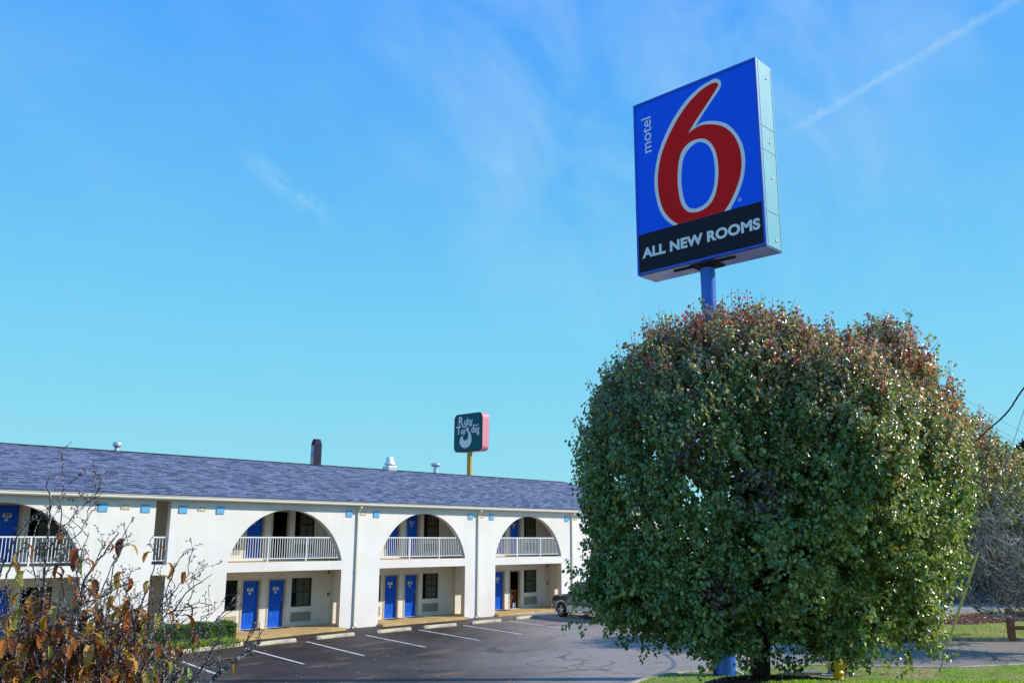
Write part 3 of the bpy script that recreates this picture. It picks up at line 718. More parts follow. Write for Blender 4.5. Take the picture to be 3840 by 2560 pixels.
# housekeeping cart in the open doorway, two bottles on the floor in front of it
ct = thing('wooden_cart', 'small orange wooden shelf standing in the open lower doorway', 'shelf', (35.83, YB+.40, .10))
mb = MB(); mb.box(-.12, -.18, .92, .36, .25, .96); mb.build('top', M['cart_wood'], ct)
mb = MB(); mb.box(-.08, -.15, .0, -.03, .22, .92); mb.build('side_panel', M['cart_wood'], ct)
mb = MB(); mb.box(.27, -.15, .0, .32, .22, .92); mb.build('side_panel', M['cart_wood'], ct)
mb = MB(); mb.box(-.03, -.15, .45, .27, .22, .48); mb.build('shelf', M['cart_wood'], ct)
for i, x in enumerate((.03, .12, .20)):
    o = MB().lathe((35.83+x, YB+.42, .581), [(0, 0), (.035, 0), (.035, .13), (.012, .17), (.012, .2), (0, .2)], 12).build('spray_bottle', M['tile' if i == 1 else 'bottle'])
    tag(o, ['white bottle at the left of the orange shelf in the open doorway', 'light blue bottle in the middle of the orange shelf', 'white bottle at the right of the orange shelf in the open doorway'][i], 'bottle', 'bottles on the orange shelf')
for i, x in enumerate((.03, .17)):
    o = MB().lathe((35.83+x, YB+.20, .101), [(0, 0), (.055, 0), (.055, .22), (.02, .28), (.02, .33), (0, .33)], 14).build('jug', M['bottle'])
    tag(o, ['white jug on the floor of the open doorway, the left one of two', 'white jug on the floor of the open doorway, the right one of two'][i], 'jug', 'jugs below the orange shelf')
#@@PART2
# ================================================================== SIGNS
SC, SZ = 14.24, 15.36
sg = thing('sign_tower', 'tall blue sign with a big red 6 outlined in white on a blue pole', 'sign', (23.45, SC, 0))
def LS(o, root): o.matrix_parent_inverse = Matrix.Translation(Vector(root.location)).inverted(); return o
mb = MB(); mb.lathe((23.45, SC, 0), [(.30, 0), (.29, 3.2), (.285, 3.3), (.235, 3.55), (.23, 12.2)], 28); LS(mb.build('pole', M['pole_blue'], sg), sg)
mb = MB(); mb.box(22.985, 11.92, 12.345, 23.93, 16.56, 18.40); cab = LS(mb.build('cabinet', M['mint'], sg, bevel=.012), sg)
mb = MB(); mb.box(23.0, 11.94, 12.31, 23.92, 16.54, 12.344); mb.build('underside', M['sign_under'], cab)
mb = MB()
for z in (16.2, 15.42, 13.45): mb.box(23.02, 11.910, z, 23.9, 11.9185, z+.014)
for x in (23.06, 23.86): mb.box(x, 11.910, 12.4, x+.010, 11.9185, 18.35)
mb.build('panel_seam', M['mint'], cab)
for z in (17.9, 15.75, 14.6, 12.6):
    mb = MB(); mb.lathe((23.55, 11.9195, z), [(.042, 0), (.038, -.02), (.0, -.024)], 12, 'y'); mb.build('bolt', M['silver'], cab)
# front: rim, blue field, black band
mb = MB(); a, b, c, d = 11.915, 16.565, 12.33, 18.405; t = .07
mb.box(22.93, a, c, 22.984, a+t, d); mb.box(22.93, b-t, c, 22.984, b, d); mb.box(22.93, a+t, c, 22.984, b-t, c+t); mb.box(22.93, a+t, d-t, 22.984, b-t, d)
LS(mb.build('face_rim', M['sign_edge'], sg), sg)
mb = MB(); mb.box(22.955, a+t, 13.715, 22.984, b-t, d-t); face = LS(mb.build('blue_face', M['sign_blue'], sg), sg)
mb = MB(); mb.box(22.955, a+t, c+t, 22.984, b-t, 13.714); band = LS(mb.build('black_band', M['sign_black'], sg), sg)
outR1 = [(.75, 2.86), (.86, 2.861), (.993, 2.803), (1.085, 2.66), (1.058, 2.486), (.829, 2.247), (.54, 1.961), (.262, 1.668), (.09, 1.475)]
outR2 = [(.09, 1.475), (.352, 1.535), (.653, 1.482), (.985, 1.343), (1.273, 1.131), (1.517, .798), (1.69, .43), (1.776, .033), (1.774, -.334), (1.701, -.708), (1.574, -1.036), (1.397, -1.35), (1.19, -1.64)]
outL = [(-.88, -1.64), (-1.13, -1.405), (-1.337, -1.094), (-1.47, -.702), (-1.549, -.222), (-1.55, .174), (-1.491, .555), (-1.37, .984), (-1.192, 1.361), (-.97, 1.722), (-.699, 2.065), (-.372, 2.384), (-.061, 2.604), (.301, 2.769), (.6, 2.84)]
redR1 = [(.80, 2.73), (.934, 2.702), (.985, 2.625), (.945, 2.529), (.729, 2.296), (.402, 1.964), (.109, 1.675), (-.189, 1.331)]
redR2 = [(-.189, 1.331), (.099, 1.43), (.377, 1.44), (.781, 1.316), (1.107, 1.123), (1.387, .809), (1.562, .44), (1.649, .042), (1.643, -.386), (1.56, -.728), (1.413, -1.051), (1.222, -1.364), (.98, -1.64)]
redL = [(-.70, -1.64), (-.95, -1.418), (-1.191, -1.1), (-1.334, -.741), (-1.417, -.259), (-1.416, .168), (-1.348, .578), (-1.238, .942), (-1.045, 1.314), (-.826, 1.641), (-.556, 1.982), (-.255, 2.276), (.041, 2.488), (.401, 2.666), (.716, 2.74)]
whole = [(.148, 1.025), (.421, .936), (.648, .703), (.787, .374), (.847, -.022), (.841, -.395), (.782, -.751), (.658, -1.088), (.446, -1.309), (.171, -1.404), (-.103, -1.395), (-.342, -1.289), (-.541, -1.015), (-.63, -.608), (-.656, -.214), (-.633, .167), (-.567, .537), (-.426, .819), (-.164, 1.0)]
bhole = [(.18, .905), (.414, .797), (.575, .599), (.683, .312), (.72, -.015), (.716, -.358), (.664, -.717), (.528, -1.021), (.35, -1.203), (.108, -1.282), (-.098, -1.271), (-.287, -1.165), (-.417, -.934), (-.487, -.583), (-.514, -.223), (-.484, .123), (-.412, .49), (-.252, .732), (-.033, .867)]
def cyc(p): q = smooth_poly([p[-1]]+p+[p[0], p[1]], 4); return q[4:-5]
def lay(name, loops, m, off, root=face): return curve_mesh(name, loops, .0012, m, root, LEFT, (22.955-off, SC, SZ))
white = smooth_poly(outR1, 4)[:-1]+smooth_poly(outR2, 4)+smooth_poly(outL, 4)
red = smooth_poly(redR1, 4)[:-1]+smooth_poly(redR2, 4)+smooth_poly(redL, 4)
lay('numeral_outline', [white], M['sign_white'], .004)
lay('numeral', [red, cyc(whole)], M['sign_red'], .008)
lay('numeral_counter', [cyc(bhole)], M['sign_blue'], .008)
UPW = ((0, 0, 1), (0, 1, 0), (-1, 0, 0))
text_mesh('lettering', 'motel', .56, M['sign_white'], face, UPW, (22.950, SC+1.80, SZ+1.80), .0012, .004, sx=1.02)
text_mesh('registered_mark', '\u00ae', .17, M['sign_white'], face, LEFT, (22.950, SC-1.53, SZ-1.42), .0012)
text_mesh('lettering', 'ALL NEW ROOMS', .455, M['sign_white'], band, LEFT, (22.950, SC-.03, SZ-2.33), .0012, .020, sx=1.12, spacing=1.05)
mb = MB(); mb.box(23.1, SC-.42, 12.26, 23.8, SC+.42, 12.305); mb.box(23.2, SC-1.1, 12.27, 23.3, SC+1.1, 12.304); LS(mb.build('mounting_plate', M['slate'], sg), sg)
lc = Vector(W(-.345, -.12))
mb = MB(); mb.tube([(23.45+lc.x, SC+lc.y, 0), (23.45+lc.x, SC+lc.y, 2.9)], .045, 10); LS(mb.build('conduit', M['pole_dark'], sg), sg)
mb = MB(); mb.obox((23.45+lc.x*1.2, SC+lc.y*1.2, 1.12), (HY, -HX, 0), (HX, HY, 0), (0, 0, 1), .07, .06, .11); LS(mb.build('junction_box', M['pole_dark'], sg, bevel=.01), sg)

# restaurant sign beyond the roof
RY, RZ, RX = 53.7, 12.29, 50.0
rs = thing('roadside_sign', 'dark teal sign with rounded corners, salmon edge and white lettering on an ochre pole', 'sign', (RX+.37, RY, 0))
mb = MB(); mb.prism([(RY+a, RZ+b) for a, b in rrect(3.38, 3.14, .42, 6)], RX, RX+.74, 'yz'); cb = LS(mb.build('cabinet', M['pink'], rs), rs)
mb = MB(); mb.prism([(RY+a, RZ+b) for a, b in rrect(3.40, 3.16, .43, 6)], RX-.05, RX-.001, 'yz'); fr = LS(mb.build('face_rim', M['slate'], rs), rs)
mb = MB(); mb.prism([(RY+a, RZ+b) for a, b in rrect(3.26, 3.02, .38, 6)], RX-.058, RX-.0505, 'yz'); tf = LS(mb.build('teal_face', M['teal'], rs), rs)
mb = MB(); mb.tube([(RX+.3, RY+.12, 0), (RX+.3, RY+.12, RZ-1.57)], .22, 16); LS(mb.build('pole', M['ochre'], rs), rs)
def PX(x, y): return ((x-510)*.00615, (630-y)*.0043)
xo = RX-.064
def rt(body, x, y, size, sx=1., b=.016): return text_mesh('lettering', body, size, M['lilac'], tf, LEFT, (xo, RY-PX(x, y)[0], RZ+PX(x, y)[1]), .002, b, sx=sx)
rt('R', 366, 405, 1.0, 1.0, .022); rt('uby', 515, 420, .84, .86)
rt('T', 325, 580, .92, 1.0, .022); rt('ue', 415, 598, .80, .74); rt('day', 655, 583, .84, .86)
def curl(pts, w):
    """tapering swash"""
    p = smooth_poly([PX(*q) for q in pts], 5); n = len(p); A = []; B = []
    for i in range(n):
        x0, y0 = p[max(i-1, 0)]; x1, y1 = p[min(i+1, n-1)]; l = hypot(x1-x0, y1-y0); ww = w*(.45+.55*sin(pi*i/(n-1)))
        A.append((p[i][0]-(y1-y0)/l*ww, p[i][1]+(x1-x0)/l*ww)); B.append((p[i][0]+(y1-y0)/l*ww, p[i][1]-(x1-x0)/l*ww))
    curve_mesh('swash', [A+B[::-1]], .002, M['lilac'], tf, LEFT, (xo-.005, RY, RZ))
curl([(385, 455), (410, 500), (450, 522), (485, 500), (500, 470)], .06)
curl([(585, 450), (588, 480), (565, 505), (540, 480)], .045)
curl([(725, 610), (725, 660), (700, 685), (678, 655)], .045)
curl([(600, 520), (640, 500), (690, 515), (722, 480)], .045)
hook = [(437, 675), (400, 692), (362, 735), (349, 800), (372, 868), (415, 912), (465, 925), (520, 910), (560, 870), (583, 810), (586, 740), (572, 670), (545, 615), (525, 590), (528, 540), (515, 530), (480, 560), (478, 585), (505, 612), (520, 655), (522, 705), (505, 755), (470, 780), (435, 768), (415, 730), (418, 695)]
curve_mesh('swash', [cyc([PX(*q) for q in hook])], .002, M['lilac'], tf, LEFT, (xo-.010, RY, RZ))
text_mesh('registered_mark', '\u00ae', .22, M['lilac'], tf, LEFT, (xo, RY-PX(735, 692)[0], RZ+PX(735, 692)[1]), .002)

# narrow dark pylon sign
py = thing('pylon_sign', 'narrow dark grey pylon sign with a peaked top behind the roof ridge', 'sign', (60.5, 92, 0))
mb = MB(); mb.box(60.02, 91.6, 8, 61.04, 92.36, 14.65); LS(mb.build('cabinet', M['slate'], py), py)
mb = MB(); mb.add([(60.02, 91.6, 14.651), (61.04, 91.6, 14.651), (61.04, 92.36, 14.651), (60.02, 92.36, 14.651), (60.12, 91.75, 15.28), (60.9, 91.75, 15.28), (60.9, 92.2, 15.28), (60.12, 92.2, 15.28)],
   [(0, 1, 5, 4), (1, 2, 6, 5), (2, 3, 7, 6), (3, 0, 4, 7), (4, 5, 6, 7)]); LS(mb.build('peaked_top', M['slate'], py), py)
mb = MB(); mb.box(60.0, 91.68, 8.2, 60.019, 92.28, 14.5); pf = LS(mb.build('face_panel', M['pylon_face'], py), py)
mb = MB(); mb.box(59.985, 91.69, 13.2, 59.999, 92.27, 13.75); mb.build('blue_stripe', M['pylon_blue'], pf)
mb = MB(); mb.box(60.3, 91.8, 0, 60.8, 92.2, 7.999); LS(mb.build('pole', M['slate'], py), py)

# ================================================================== VEHICLES
def suv(loc, rz, body, clad, label, group=None):
    r = thing('parked_suv', label, 'car', loc, rz, group)
    # nose at y=0, tail at y=-4.9, left side toward -x
    st = [(.02, .44, .70, .70), (0, .40, .80, .80), (-.06, .36, .93, .86), (-.16, .34, 1.02, .90), (-.45, .34, 1.075, .925), (-1.0, .34, 1.12, .93), (-1.25, .34, 1.15, .93), (-2.5, .34, 1.16, .935), (-4.3, .34, 1.17, .93), (-4.75, .38, 1.16, .90), (-4.88, .44, 1.10, .84)]
    def ring(y, zb, zt, h):
        zs = [(h*.86, zb), (h, zb+.10), (h+.004, zb+.34), (h-.005, zt-.16), (h-.05, zt-.05), (h-.16, zt)]
        return [(x, y, z) for x, z in zs]+[(-x, y, z) for x, z in zs[::-1]]
    mb = MB(); vs = [p for s in st for p in ring(*s)]; n = 12
    mb.add(vs, [(i*n+k, i*n+(k+1) % n, (i+1)*n+(k+1) % n, (i+1)*n+k) for i in range(len(st)-1) for k in range(n)], True)
    mb.add(ring(*st[0]), [tuple(range(n))]); mb.add(ring(*st[-1]), [tuple(range(n))])
    bd = mb.build('body', body, r)
    # cabin
    gh = [(-1.1, 1.10, .80), (-1.75, 1.68, .68), (-2.3, 1.76, .67), (-4.2, 1.75, .66), (-4.72, 1.12, .80)]
    low = [(-1.1, 1.10), (-4.78, 1.10)]
    mb = MB(); top = [(-1.82, 1.70, .675), (-2.3, 1.775, .665), (-4.25, 1.765, .66)]
    A = [(-1.12, 1.10, .83)]+top+[(-4.74, 1.10, .83)]
    m_ = len(A); vs = [(-h, y, z) for y, z, h in A]+[(h, y, z) for y, z, h in A]
    mb.add(vs, [(i, i+1, i+1+m_, i+m_) for i in range(m_-1)]+[tuple(range(m_)), tuple(range(m_, 2*m_))]); mb.build('cabin', body, r, bevel=.03)
    for s in (-1, 1):
        for poly, nm in (([(-1.42, 1.17), (-1.85, 1.60), (-2.30, 1.66), (-2.30, 1.17)], 'side_window'), ([(-2.38, 1.17), (-2.38, 1.66), (-3.32, 1.66), (-3.32, 1.17)], 'side_window'), ([(-3.40, 1.17), (-3.40, 1.66), (-4.2, 1.63), (-4.45, 1.2)], 'side_window')):
            mb = MB(); f = lambda z: .83-(z-1.10)*(.83-.67)/.66+.008
            mb.add([(s*f(z), y, z) for y, z in poly], [(0, 1, 2, 3)]); mb.build(nm, M['carglass'], r, fix=False)
    mb = MB(); mb.add([(-.74, -1.17, 1.16), (.74, -1.17, 1.16), (.62, -1.77, 1.67), (-.62, -1.77, 1.67)], [(0, 1, 2, 3)]); o = mb.build('windscreen', M['carglass'], r, fix=False); o.location = (0, .012, .012)
    # cladding, arches, bumper
    mb = MB()
    for s in (-1, 1):
        mb.box(min(s*.925, s*.95), -3.35, .36, max(s*.925, s*.95), -1.27, .60)
        mb.box(min(s*.90, s*1.0), -3.3, .26, max(s*.90, s*1.0), -1.3, .31)
    mb.build('rocker_cladding', clad, r, bevel=.01)
    for y in (-.86, -3.78):
        for s in (-1, 1):
            mb = MB(); n = 18; R1, R2 = .41, .475; vs = []; x0, x1 = s*.90, s*.958
            for k in range(n+1):
                a = -.25+(pi+.5)*k/n
                for rr, x in ((R1, x0), (R1, x1), (R2, x1*.995), (R2, x0)): vs.append((x, y+rr*cos(a), max(.35+rr*sin(a), .2)))
            mb.add(vs, [(4*k+j, 4*k+(j+1) % 4, 4*k+4+(j+1) % 4, 4*k+4+j) for k in range(n) for j in range(4)]); mb.build('wheel_arch', clad, r)
            mb = MB(); mb.add([(s*.942, y+.41*cos(2*pi*k/24), max(.35+.41*sin(2*pi*k/24), .30)) for k in range(24)], [tuple(range(24))]); mb.build('wheel_well', M['tyre'], r, fix=False)
            w = MB().lathe((s*.845, y, .35), [(.20, -.11), (.33, -.115), (.35, -.09), (.352, 0), (.35, .09), (.33, .115), (.20, .11)], 28, 'x').build('wheel', M['tyre'], r)
            mb = MB(); xs = s*.965
            mb.lathe((xs-s*.03, y, .35), [(.215, -.06), (.225, s*.025), (.205, s*.028), (.20, -.03)], 28, 'x'); mb.lathe((xs, y, .35), [(0, .0), (.055, -s*.002), (.06, -s*.03)], 16, 'x')
            for k in range(5):
                a = 2*pi*k/5+.3; ca, sa = cos(a), sin(a); c = Vector((xs-s*.012, y+ca*.125, .35+sa*.125)); mb.obox(c, (1, 0, 0), (0, ca, sa), (0, -sa, ca), .011, .09, .026)
            mb.build('rim', M['alloy'], w)
            mb = MB(); mb.add([(s*.935, y+.2*cos(2*pi*k/20), .35+.2*sin(2*pi*k/20)) for k in range(20)], [tuple(range(20))]); mb.build('brake_disc', M['ink'], w, fix=False)
    mb = MB(); mb.box(-.80, .0, .36, .80, .10, .60); mb.build('bumper', clad, r, bevel=.04)
    mb = MB(); mb.box(-.42, .005, .64, .42, .045, .86); mb.build('grille', M['silver'], r, bevel=.01)
    for s in (-1, 1):
        mb = MB(); mb.box(min(s*.5, s*.80), -.06, .68, max(s*.5, s*.80), .03, .88); mb.build('headlight', M['lens'], r, bevel=.02)
        mb = MB(); mb.box(min(s*.80, s*.905), -.13, .70, max(s*.80, s*.905), .005, .90); mb.build('turn_light', M['amber'], r, bevel=.02)
        mb = MB(); mb.box(min(s*.84, s*.92), -4.84, .75, max(s*.84, s*.92), -4.74, 1.1); mb.build('tail_light', M['red_box'], r, bevel=.01)
        mb = MB(); mb.box(min(s*.88, s*1.05), -1.58, 1.12, max(s*.88, s*1.05), -1.46, 1.28); mb.build('wing_mirror', body, r, bevel=.03)
        mb = MB(); mb.tube([(s*.60, -2.2, 1.82), (s*.60, -4.1, 1.82)], .018, 6); mb.tube([(s*.60, -2.2, 1.82), (s*.60, -2.2, 1.77)], .018, 6); mb.tube([(s*.60, -4.1, 1.82), (s*.60, -4.1, 1.76)], .018, 6); mb.build('roof_rail', M['silver'], r)
        mb = MB()
        for y in (-2.34, -3.36): mb.box(min(s*.937, s*.9385), y, .62, max(s*.937, s*.9385), y+.012, 1.10)
        mb.build('door_seam', M['ink'], r)
    return r
suv((35.80, 31.05, 0), radians(-7), M['navy'], M['champagne'], 'navy vehicle with champagne wheel arches parked nose-in, half hidden by the big pear tree')
x, y, _ = W(35.6, 61.5); suv((x, y, 0), radians(150), M['bluecar'], M['bluecar'], 'bright blue vehicle parked far off at the right edge behind the bare branches')

# ================================================================== TREES
def tube_chain(mb, pts, r0, r1, n=6):
    k = len(pts); mb.tube(pts, [r0+(r1-r0)*i/(k-1) for i in range(k)], n, caps=False)
def wiggle(a, b, n, amp):
    a, b = Vector(a), Vector(b); out = []
    for i in range(n+1):
        t = i/n; o = Vector((random.gauss(0, 1), random.gauss(0, 1), random.gauss(0, 1)))*amp*sin(pi*t); out.append(a.lerp(b, t)+o)
    return out

def pear(name_label, group, base, blobs, nclump, nshoot, nleaf, ncore, palette, trunk_r, fork_z, tips=0, leaf=.092, seed=1, k_=1., zmin=.75):
    rng = np.random.default_rng(seed); random.seed(seed)
    t = thing('pear_tree', name_label, 'tree', W(*base), 0, group); inv = Matrix.Translation(Vector(t.location)).inverted()
    B = np.array(blobs)                     # u, z, ru, rz, d, rd
    def sample(n, rlo, rhi):
        area = (B[:, 2]*B[:, 3]+B[:, 2]*B[:, 5]+B[:, 3]*B[:, 5])
        i = rng.choice(len(B), n, p=area/area.sum()); v = rng.normal(size=(n, 3)); v /= np.linalg.norm(v, axis=1, keepdims=True)
        r = rng.uniform(rlo, rhi, n)[:, None]; b = B[i]
        p = np.stack([b[:, 0], b[:, 4], b[:, 1]], 1)+v*r*np.stack([b[:, 2], b[:, 5], b[:, 3]], 1)
        keep = p[:, 2] > zmin
        for j, q in enumerate(B):
            e = np.sqrt(((p[:, 0]-q[0])/q[2])**2+((p[:, 1]-q[4])/q[5])**2+((p[:, 2]-q[1])/q[3])**2)
            keep &= ~((e < (.86 if rhi > .9 else 0)) & (i != j))
        nv = v/np.stack([b[:, 2], b[:, 5], b[:, 3]], 1); nv = unit(nv)
        return p[keep], nv[keep]
    def world(p): return np.stack([p[:, 0]*HY+p[:, 1]*HX, -p[:, 0]*HX+p[:, 1]*HY, p[:, 2]], 1)
    V = []; Q = []; C = []; off = 0
    def put(P, ax, nr, Ln, Wn, col):
        nonlocal off
        v, q, c = leaves(world(P), world(ax), world(nr), Ln, Wn, col, .28); V.append(v); Q.append(q+off); C.append(c); off += len(v)
    # leafy clumps of upright shoots
    cp, cn = sample(nclump*3, .84, 1.0); cp, cn = cp[:nclump], cn[:nclump]
    k = len(cp); zmid, zr = 5., 4.
    sp = np.repeat(cp, nshoot, 0)+rng.normal(size=(k*nshoot, 3))*np.array([.165, .165, .26])*k_
    sn = np.repeat(cn, nshoot, 0); hue = np.repeat(rng.random(k), nshoot)*.6+rng.random(k*nshoot)*.4
    upw = np.clip((sp[:, 2:3]-2.0)/5., -.1, 1.0)
    sd = unit(sn*.55+np.array([[0, 0, 1.]])*upw*1.1+rng.normal(size=sp.shape)*.28)
    sl = rng.uniform(.28, .62, len(sp))*k_
    tt = np.tile(np.linspace(0.02, 1, nleaf), len(sp)); S = np.repeat(np.arange(len(sp)), nleaf)
    P = sp[S]+sd[S]*(tt*sl[S])[:, None]; rad = unit(rng.normal(size=P.shape)); rad -= sd[S]*(rad*sd[S]).sum(1, keepdims=True); rad = unit(rad)
    P = P+rad*.045*k_
    ax = unit(rad*.75+sn[S]*.25+np.array([[0, 0, -.75]])+rng.normal(size=P.shape)*.25)
    nr = unit(sn[S]*.55+np.array([[0, 0, .45]])+rng.normal(size=P.shape)*.45)
    Ln = rng.uniform(.75, 1.2, len(P))*leaf; put(P, ax, nr, Ln, Ln*rng.uniform(.72, .92, len(P)), palette(P, hue[S], rng))
    # inner leaves, colour darkened a little as shade inside the crown
    ip, inn = sample(ncore, .45, .84)
    put(ip, unit(rng.normal(size=ip.shape)+np.array([[0, 0, -.6]])), unit(inn+rng.normal(size=ip.shape)*.6), rng.uniform(.11, .16, len(ip))*k_, rng.uniform(.10, .14, len(ip))*k_, palette(ip, rng.random(len(ip)), rng)*.9)
    # free shoots that break the outline
    tw = MB()
    if tips:
        q, qn = sample(tips*4, .98, 1.02); m_ = (q[:, 2] > 4.5); q, qn = q[m_][:tips], qn[m_][:tips]
        d = unit(qn*.35+np.array([[0, 0, 1.]])+rng.normal(size=q.shape)*.15); ln = rng.uniform(.50, 1.05, len(q))*k_; hh = rng.random(len(q))
        nl = 11; tt = np.tile(np.linspace(.35, 1, nl), len(q)); S = np.repeat(np.arange(len(q)), nl)
        P = q[S]+d[S]*(tt*ln[S])[:, None]; rad = rng.normal(size=P.shape); rad -= d[S]*(rad*d[S]).sum(1, keepdims=True); rad = unit(rad); P = P+rad*.05
        put(P, unit(rad+np.array([[0, 0, -.6]])), unit(rng.normal(size=P.shape)*.5+np.array([[0, 0, .7]])), rng.uniform(.7, 1.05, len(P))*leaf, rng.uniform(.5, .8, len(P))*leaf, palette(P+np.array([[0, 0, .7]]), hh[S], rng))
        A = world(q); D = world(d)
        for a, dd, l in zip(A, D, ln): tw.tube([a-dd*.3, a+dd*l*.5, a+dd*(l+.1)], [.009, .006, .003], 4, caps=False)
    cr = fast_mesh('crown', np.concatenate(V), np.concatenate(Q), M['leaf'], t, np.concatenate(C)); cr.matrix_parent_inverse = inv
    b = Vector(W(*base)); f = Vector(W(base[0]+.05, base[1], fork_z)); b.z = base[2]-.25
    mb = MB(); mb.tube([b+Vector((0, 0, -.1)), b+Vector((0, 0, .25)), b.lerp(f, .5), f, f+Vector((0, 0, .5))], [trunk_r*1.35, trunk_r*1.05, trunk_r, trunk_r*1.05, trunk_r*.8], 14); o = mb.build('trunk', M['bark'], t); o.matrix_parent_inverse = inv
    for q in B:
        for r_ in range(3):
            e = Vector(W(q[0]+random.uniform(-.5, .5)*q[2], q[4]+random.uniform(-.5, .5)*q[5], q[1]+random.uniform(0, .7)*q[3]))
            ch = wiggle(f+Vector((random.uniform(-.1, .1), random.uniform(-.1, .1), random.uniform(-.2, .3))), e, 6, .16); tube_chain(tw, ch, trunk_r*.34, .02, 7)
            for j in range(2, 6):
                for _ in range(3):
                    g = ch[j]+Vector((random.gauss(0, .8)*k_, random.gauss(0, .8)*k_, random.uniform(.1, 1.2)*k_)); c2 = wiggle(ch[j], g, 3, .06); tube_chain(tw, c2, .022, .006, 4)
    o = tw.build('limbs', M['bark'], t, fix=False); o.matrix_parent_inverse = inv
    return t

def mixc(a, b, t): return a*(1-t)+b*t
def pear_palette(P, hue, rng, red0=6.4, red1=10.2, main=True):
    n = len(P); u, d, z = P.T
    if main: u, z = u/.76, 3.96+(z-3.96)/.76
    g = mixc(np.array([[.100, .185, .035]]), np.array([[.39, .43, .12]]), hue[:, None]**1.3)
    olive = mixc(np.array([[.22, .28, .08]]), np.array([[.50, .36, .19]]), rng.random((n, 1)))
    redp = np.array([[.46, .12, .09], [.50, .24, .13], [.30, .32, .11], [.50, .28, .21], [.38, .27, .15], [.24, .30, .10]])
    red = redp[(hue*97).astype(int) % 6]
    # the tips turn first, more so on the sunny right
    wave = .35*np.sin(u*1.3+d*.9)+.25*np.sin(u*3.1-z*1.7+1)
    t = (z+.30*np.clip(u-9, 0, 4)+wave*.9-red0)/(red1-red0)+(hue-.5)*.75
    t = t+(rng.random(n)-.5)*.55
    c = np.where((t > .30)[:, None], olive, g); c = np.where((t > .76)[:, None], red, c)
    yl = rng.random(n) < .013; c[yl] = [.62, .30, .02]
    # wine-coloured patches
    for pu, pz, r_ in ((4.55, 5.9, .42), (4.75, 6.5, .30), (6.25, 5.1, .62), (5.35, 2.5, .45)):
        w = ((u-pu)**2+(z-pz)**2 < (r_*(.7+.6*rng.random(n)))**2) & (d < 20) & (rng.random(n) < .62)
        c[w] = mixc(np.array([.14, .075, .08]), np.array([.30, .13, .12]), rng.random((w.sum(), 1)))
    return c*rng.uniform(.55, 1.45, (n, 1))

main_blobs = [  # u, z, ru, rz, d, rd
    (6.69, 5.28, 1.67, 2.66, 19.53, 2.96), (7.14, 6.73, 1.14, 1.33, 19.91, 1.67),
    (7.41, 7.03, 0.80, 0.99, 19.99, 1.14), (9.05, 6.35, 1.25, 1.35, 20.50, 1.25),
    (4.45, 5.25, 2.74, 3.23, 20.14, 2.96), (5.37, 6.29, 1.90, 2.47, 19.99, 2.43), (7.71, 5.15, 2.13, 2.74, 20.37, 2.74),
    (6.31, 7.18, 1.03, 1.25, 20.22, 1.37), (8.63, 7.18, 0.76, 1.33, 20.06, 1.14), (7.68, 3.61, 1.37, 1.33, 19.91, 1.98),
    (3.19, 3.12, 1.25, 1.03, 19.91, 1.75), (3.99, 2.70, 0.84, 0.65, 19.15, 1.22), (6.76, 2.55, 0.80, 0.72, 19.00, 1.22),
    (5.41, 3.76, 1.75, 1.48, 19.46, 2.43), (1.79, 2.77, 0.34, 0.21, 19.46, 0.38), (8.82, 5.43, 1.33, 1.98, 20.52, 1.67),
    (6.35, 1.90, 0.32, 0.29, 18.85, 0.34), (6.65, 1.94, 0.27, 0.23, 18.70, 0.30), (8.40, 2.05, 0.23, 0.34, 19.30, 0.30),
    (4.03, 1.98, 0.19, 0.21, 18.85, 0.23), (4.90, 1.94, 0.21, 0.29, 18.70, 0.23), (5.66, 2.09, 0.21, 0.27, 18.85, 0.23)]
pear('large round pear tree with dense green leaves turning red at the top', 'pear trees', (5.21, 19.55, .80), main_blobs, 1600, 8, 13, 24000, pear_palette, .205, 1.95, tips=800, leaf=.090, seed=4, k_=.76, zmin=1.44)
sec = [(17.2, 4.6, 3.3, 4.1, 36, 3.3), (19.5, 3.8, 2.6, 3.2, 37, 2.6), (15.5, 3.4, 2.4, 2.8, 36.5, 2.6)]
pear('smaller rust-tipped pear tree behind the big one, cut by the right edge', 'pear trees', (15.2, 36, 0), sec, 420, 7, 13, 14000, lambda P, h, r: pear_palette(P, h, r, 4.5, 11.5, False), .2, 1.4, tips=120, leaf=.11, seed=9, zmin=2.7)

# evergreens far off
def evergreen(u, d, hgt, rad, label, seed):
    rng = np.random.default_rng(seed); t = thing('evergreen_tree', label, 'tree', W(u, d), 0, 'dark trees far behind')
    n = 9000; h = rng.random(n)**.8; a = rng.uniform(0, 2*pi, n); lob = 1+.25*np.sin(3*a+h*9)+.15*np.sin(7*a-h*17)
    r = rad*np.sqrt(np.clip(1-(h*1.02-.25)**2*1.7, .02, 1))*(1-.55*h)*lob*rng.uniform(.6, 1, n)
    P = np.stack([r*np.cos(a), r*np.sin(a), .8+h*(hgt-.8)], 1); nr = unit(np.stack([np.cos(a), np.sin(a), rng.uniform(0, 1, n)], 1)+rng.normal(size=(n, 3))*.4)
    c = mixc(np.array([[.010, .020, .010]]), np.array([[.035, .055, .022]]), rng.random((n, 1)))
    v, q, c = leaves(P, randdir(n), nr, rng.uniform(.25, .5, n), rng.uniform(.14, .28, n), c); fast_mesh('crown', v, q, M['leaf_far'], t, c)
    mb = MB(); mb.tube([(0, 0, 0), (0, 0, hgt*.8)], [.22, .05], 8); mb.build('trunk', M['bark'], t)
evergreen(30.5, 58, 9.5, 4.2, 'dark evergreen far off, seen between the pear crown and the bare branches', 1)
evergreen(35.5, 60, 10.5, 4.6, 'tall dark evergreen at the right edge behind the bare branches', 2)
evergreen(26.5, 63, 8.5, 4.0, 'dark evergreen far off behind the right half of the big pear tree', 3)

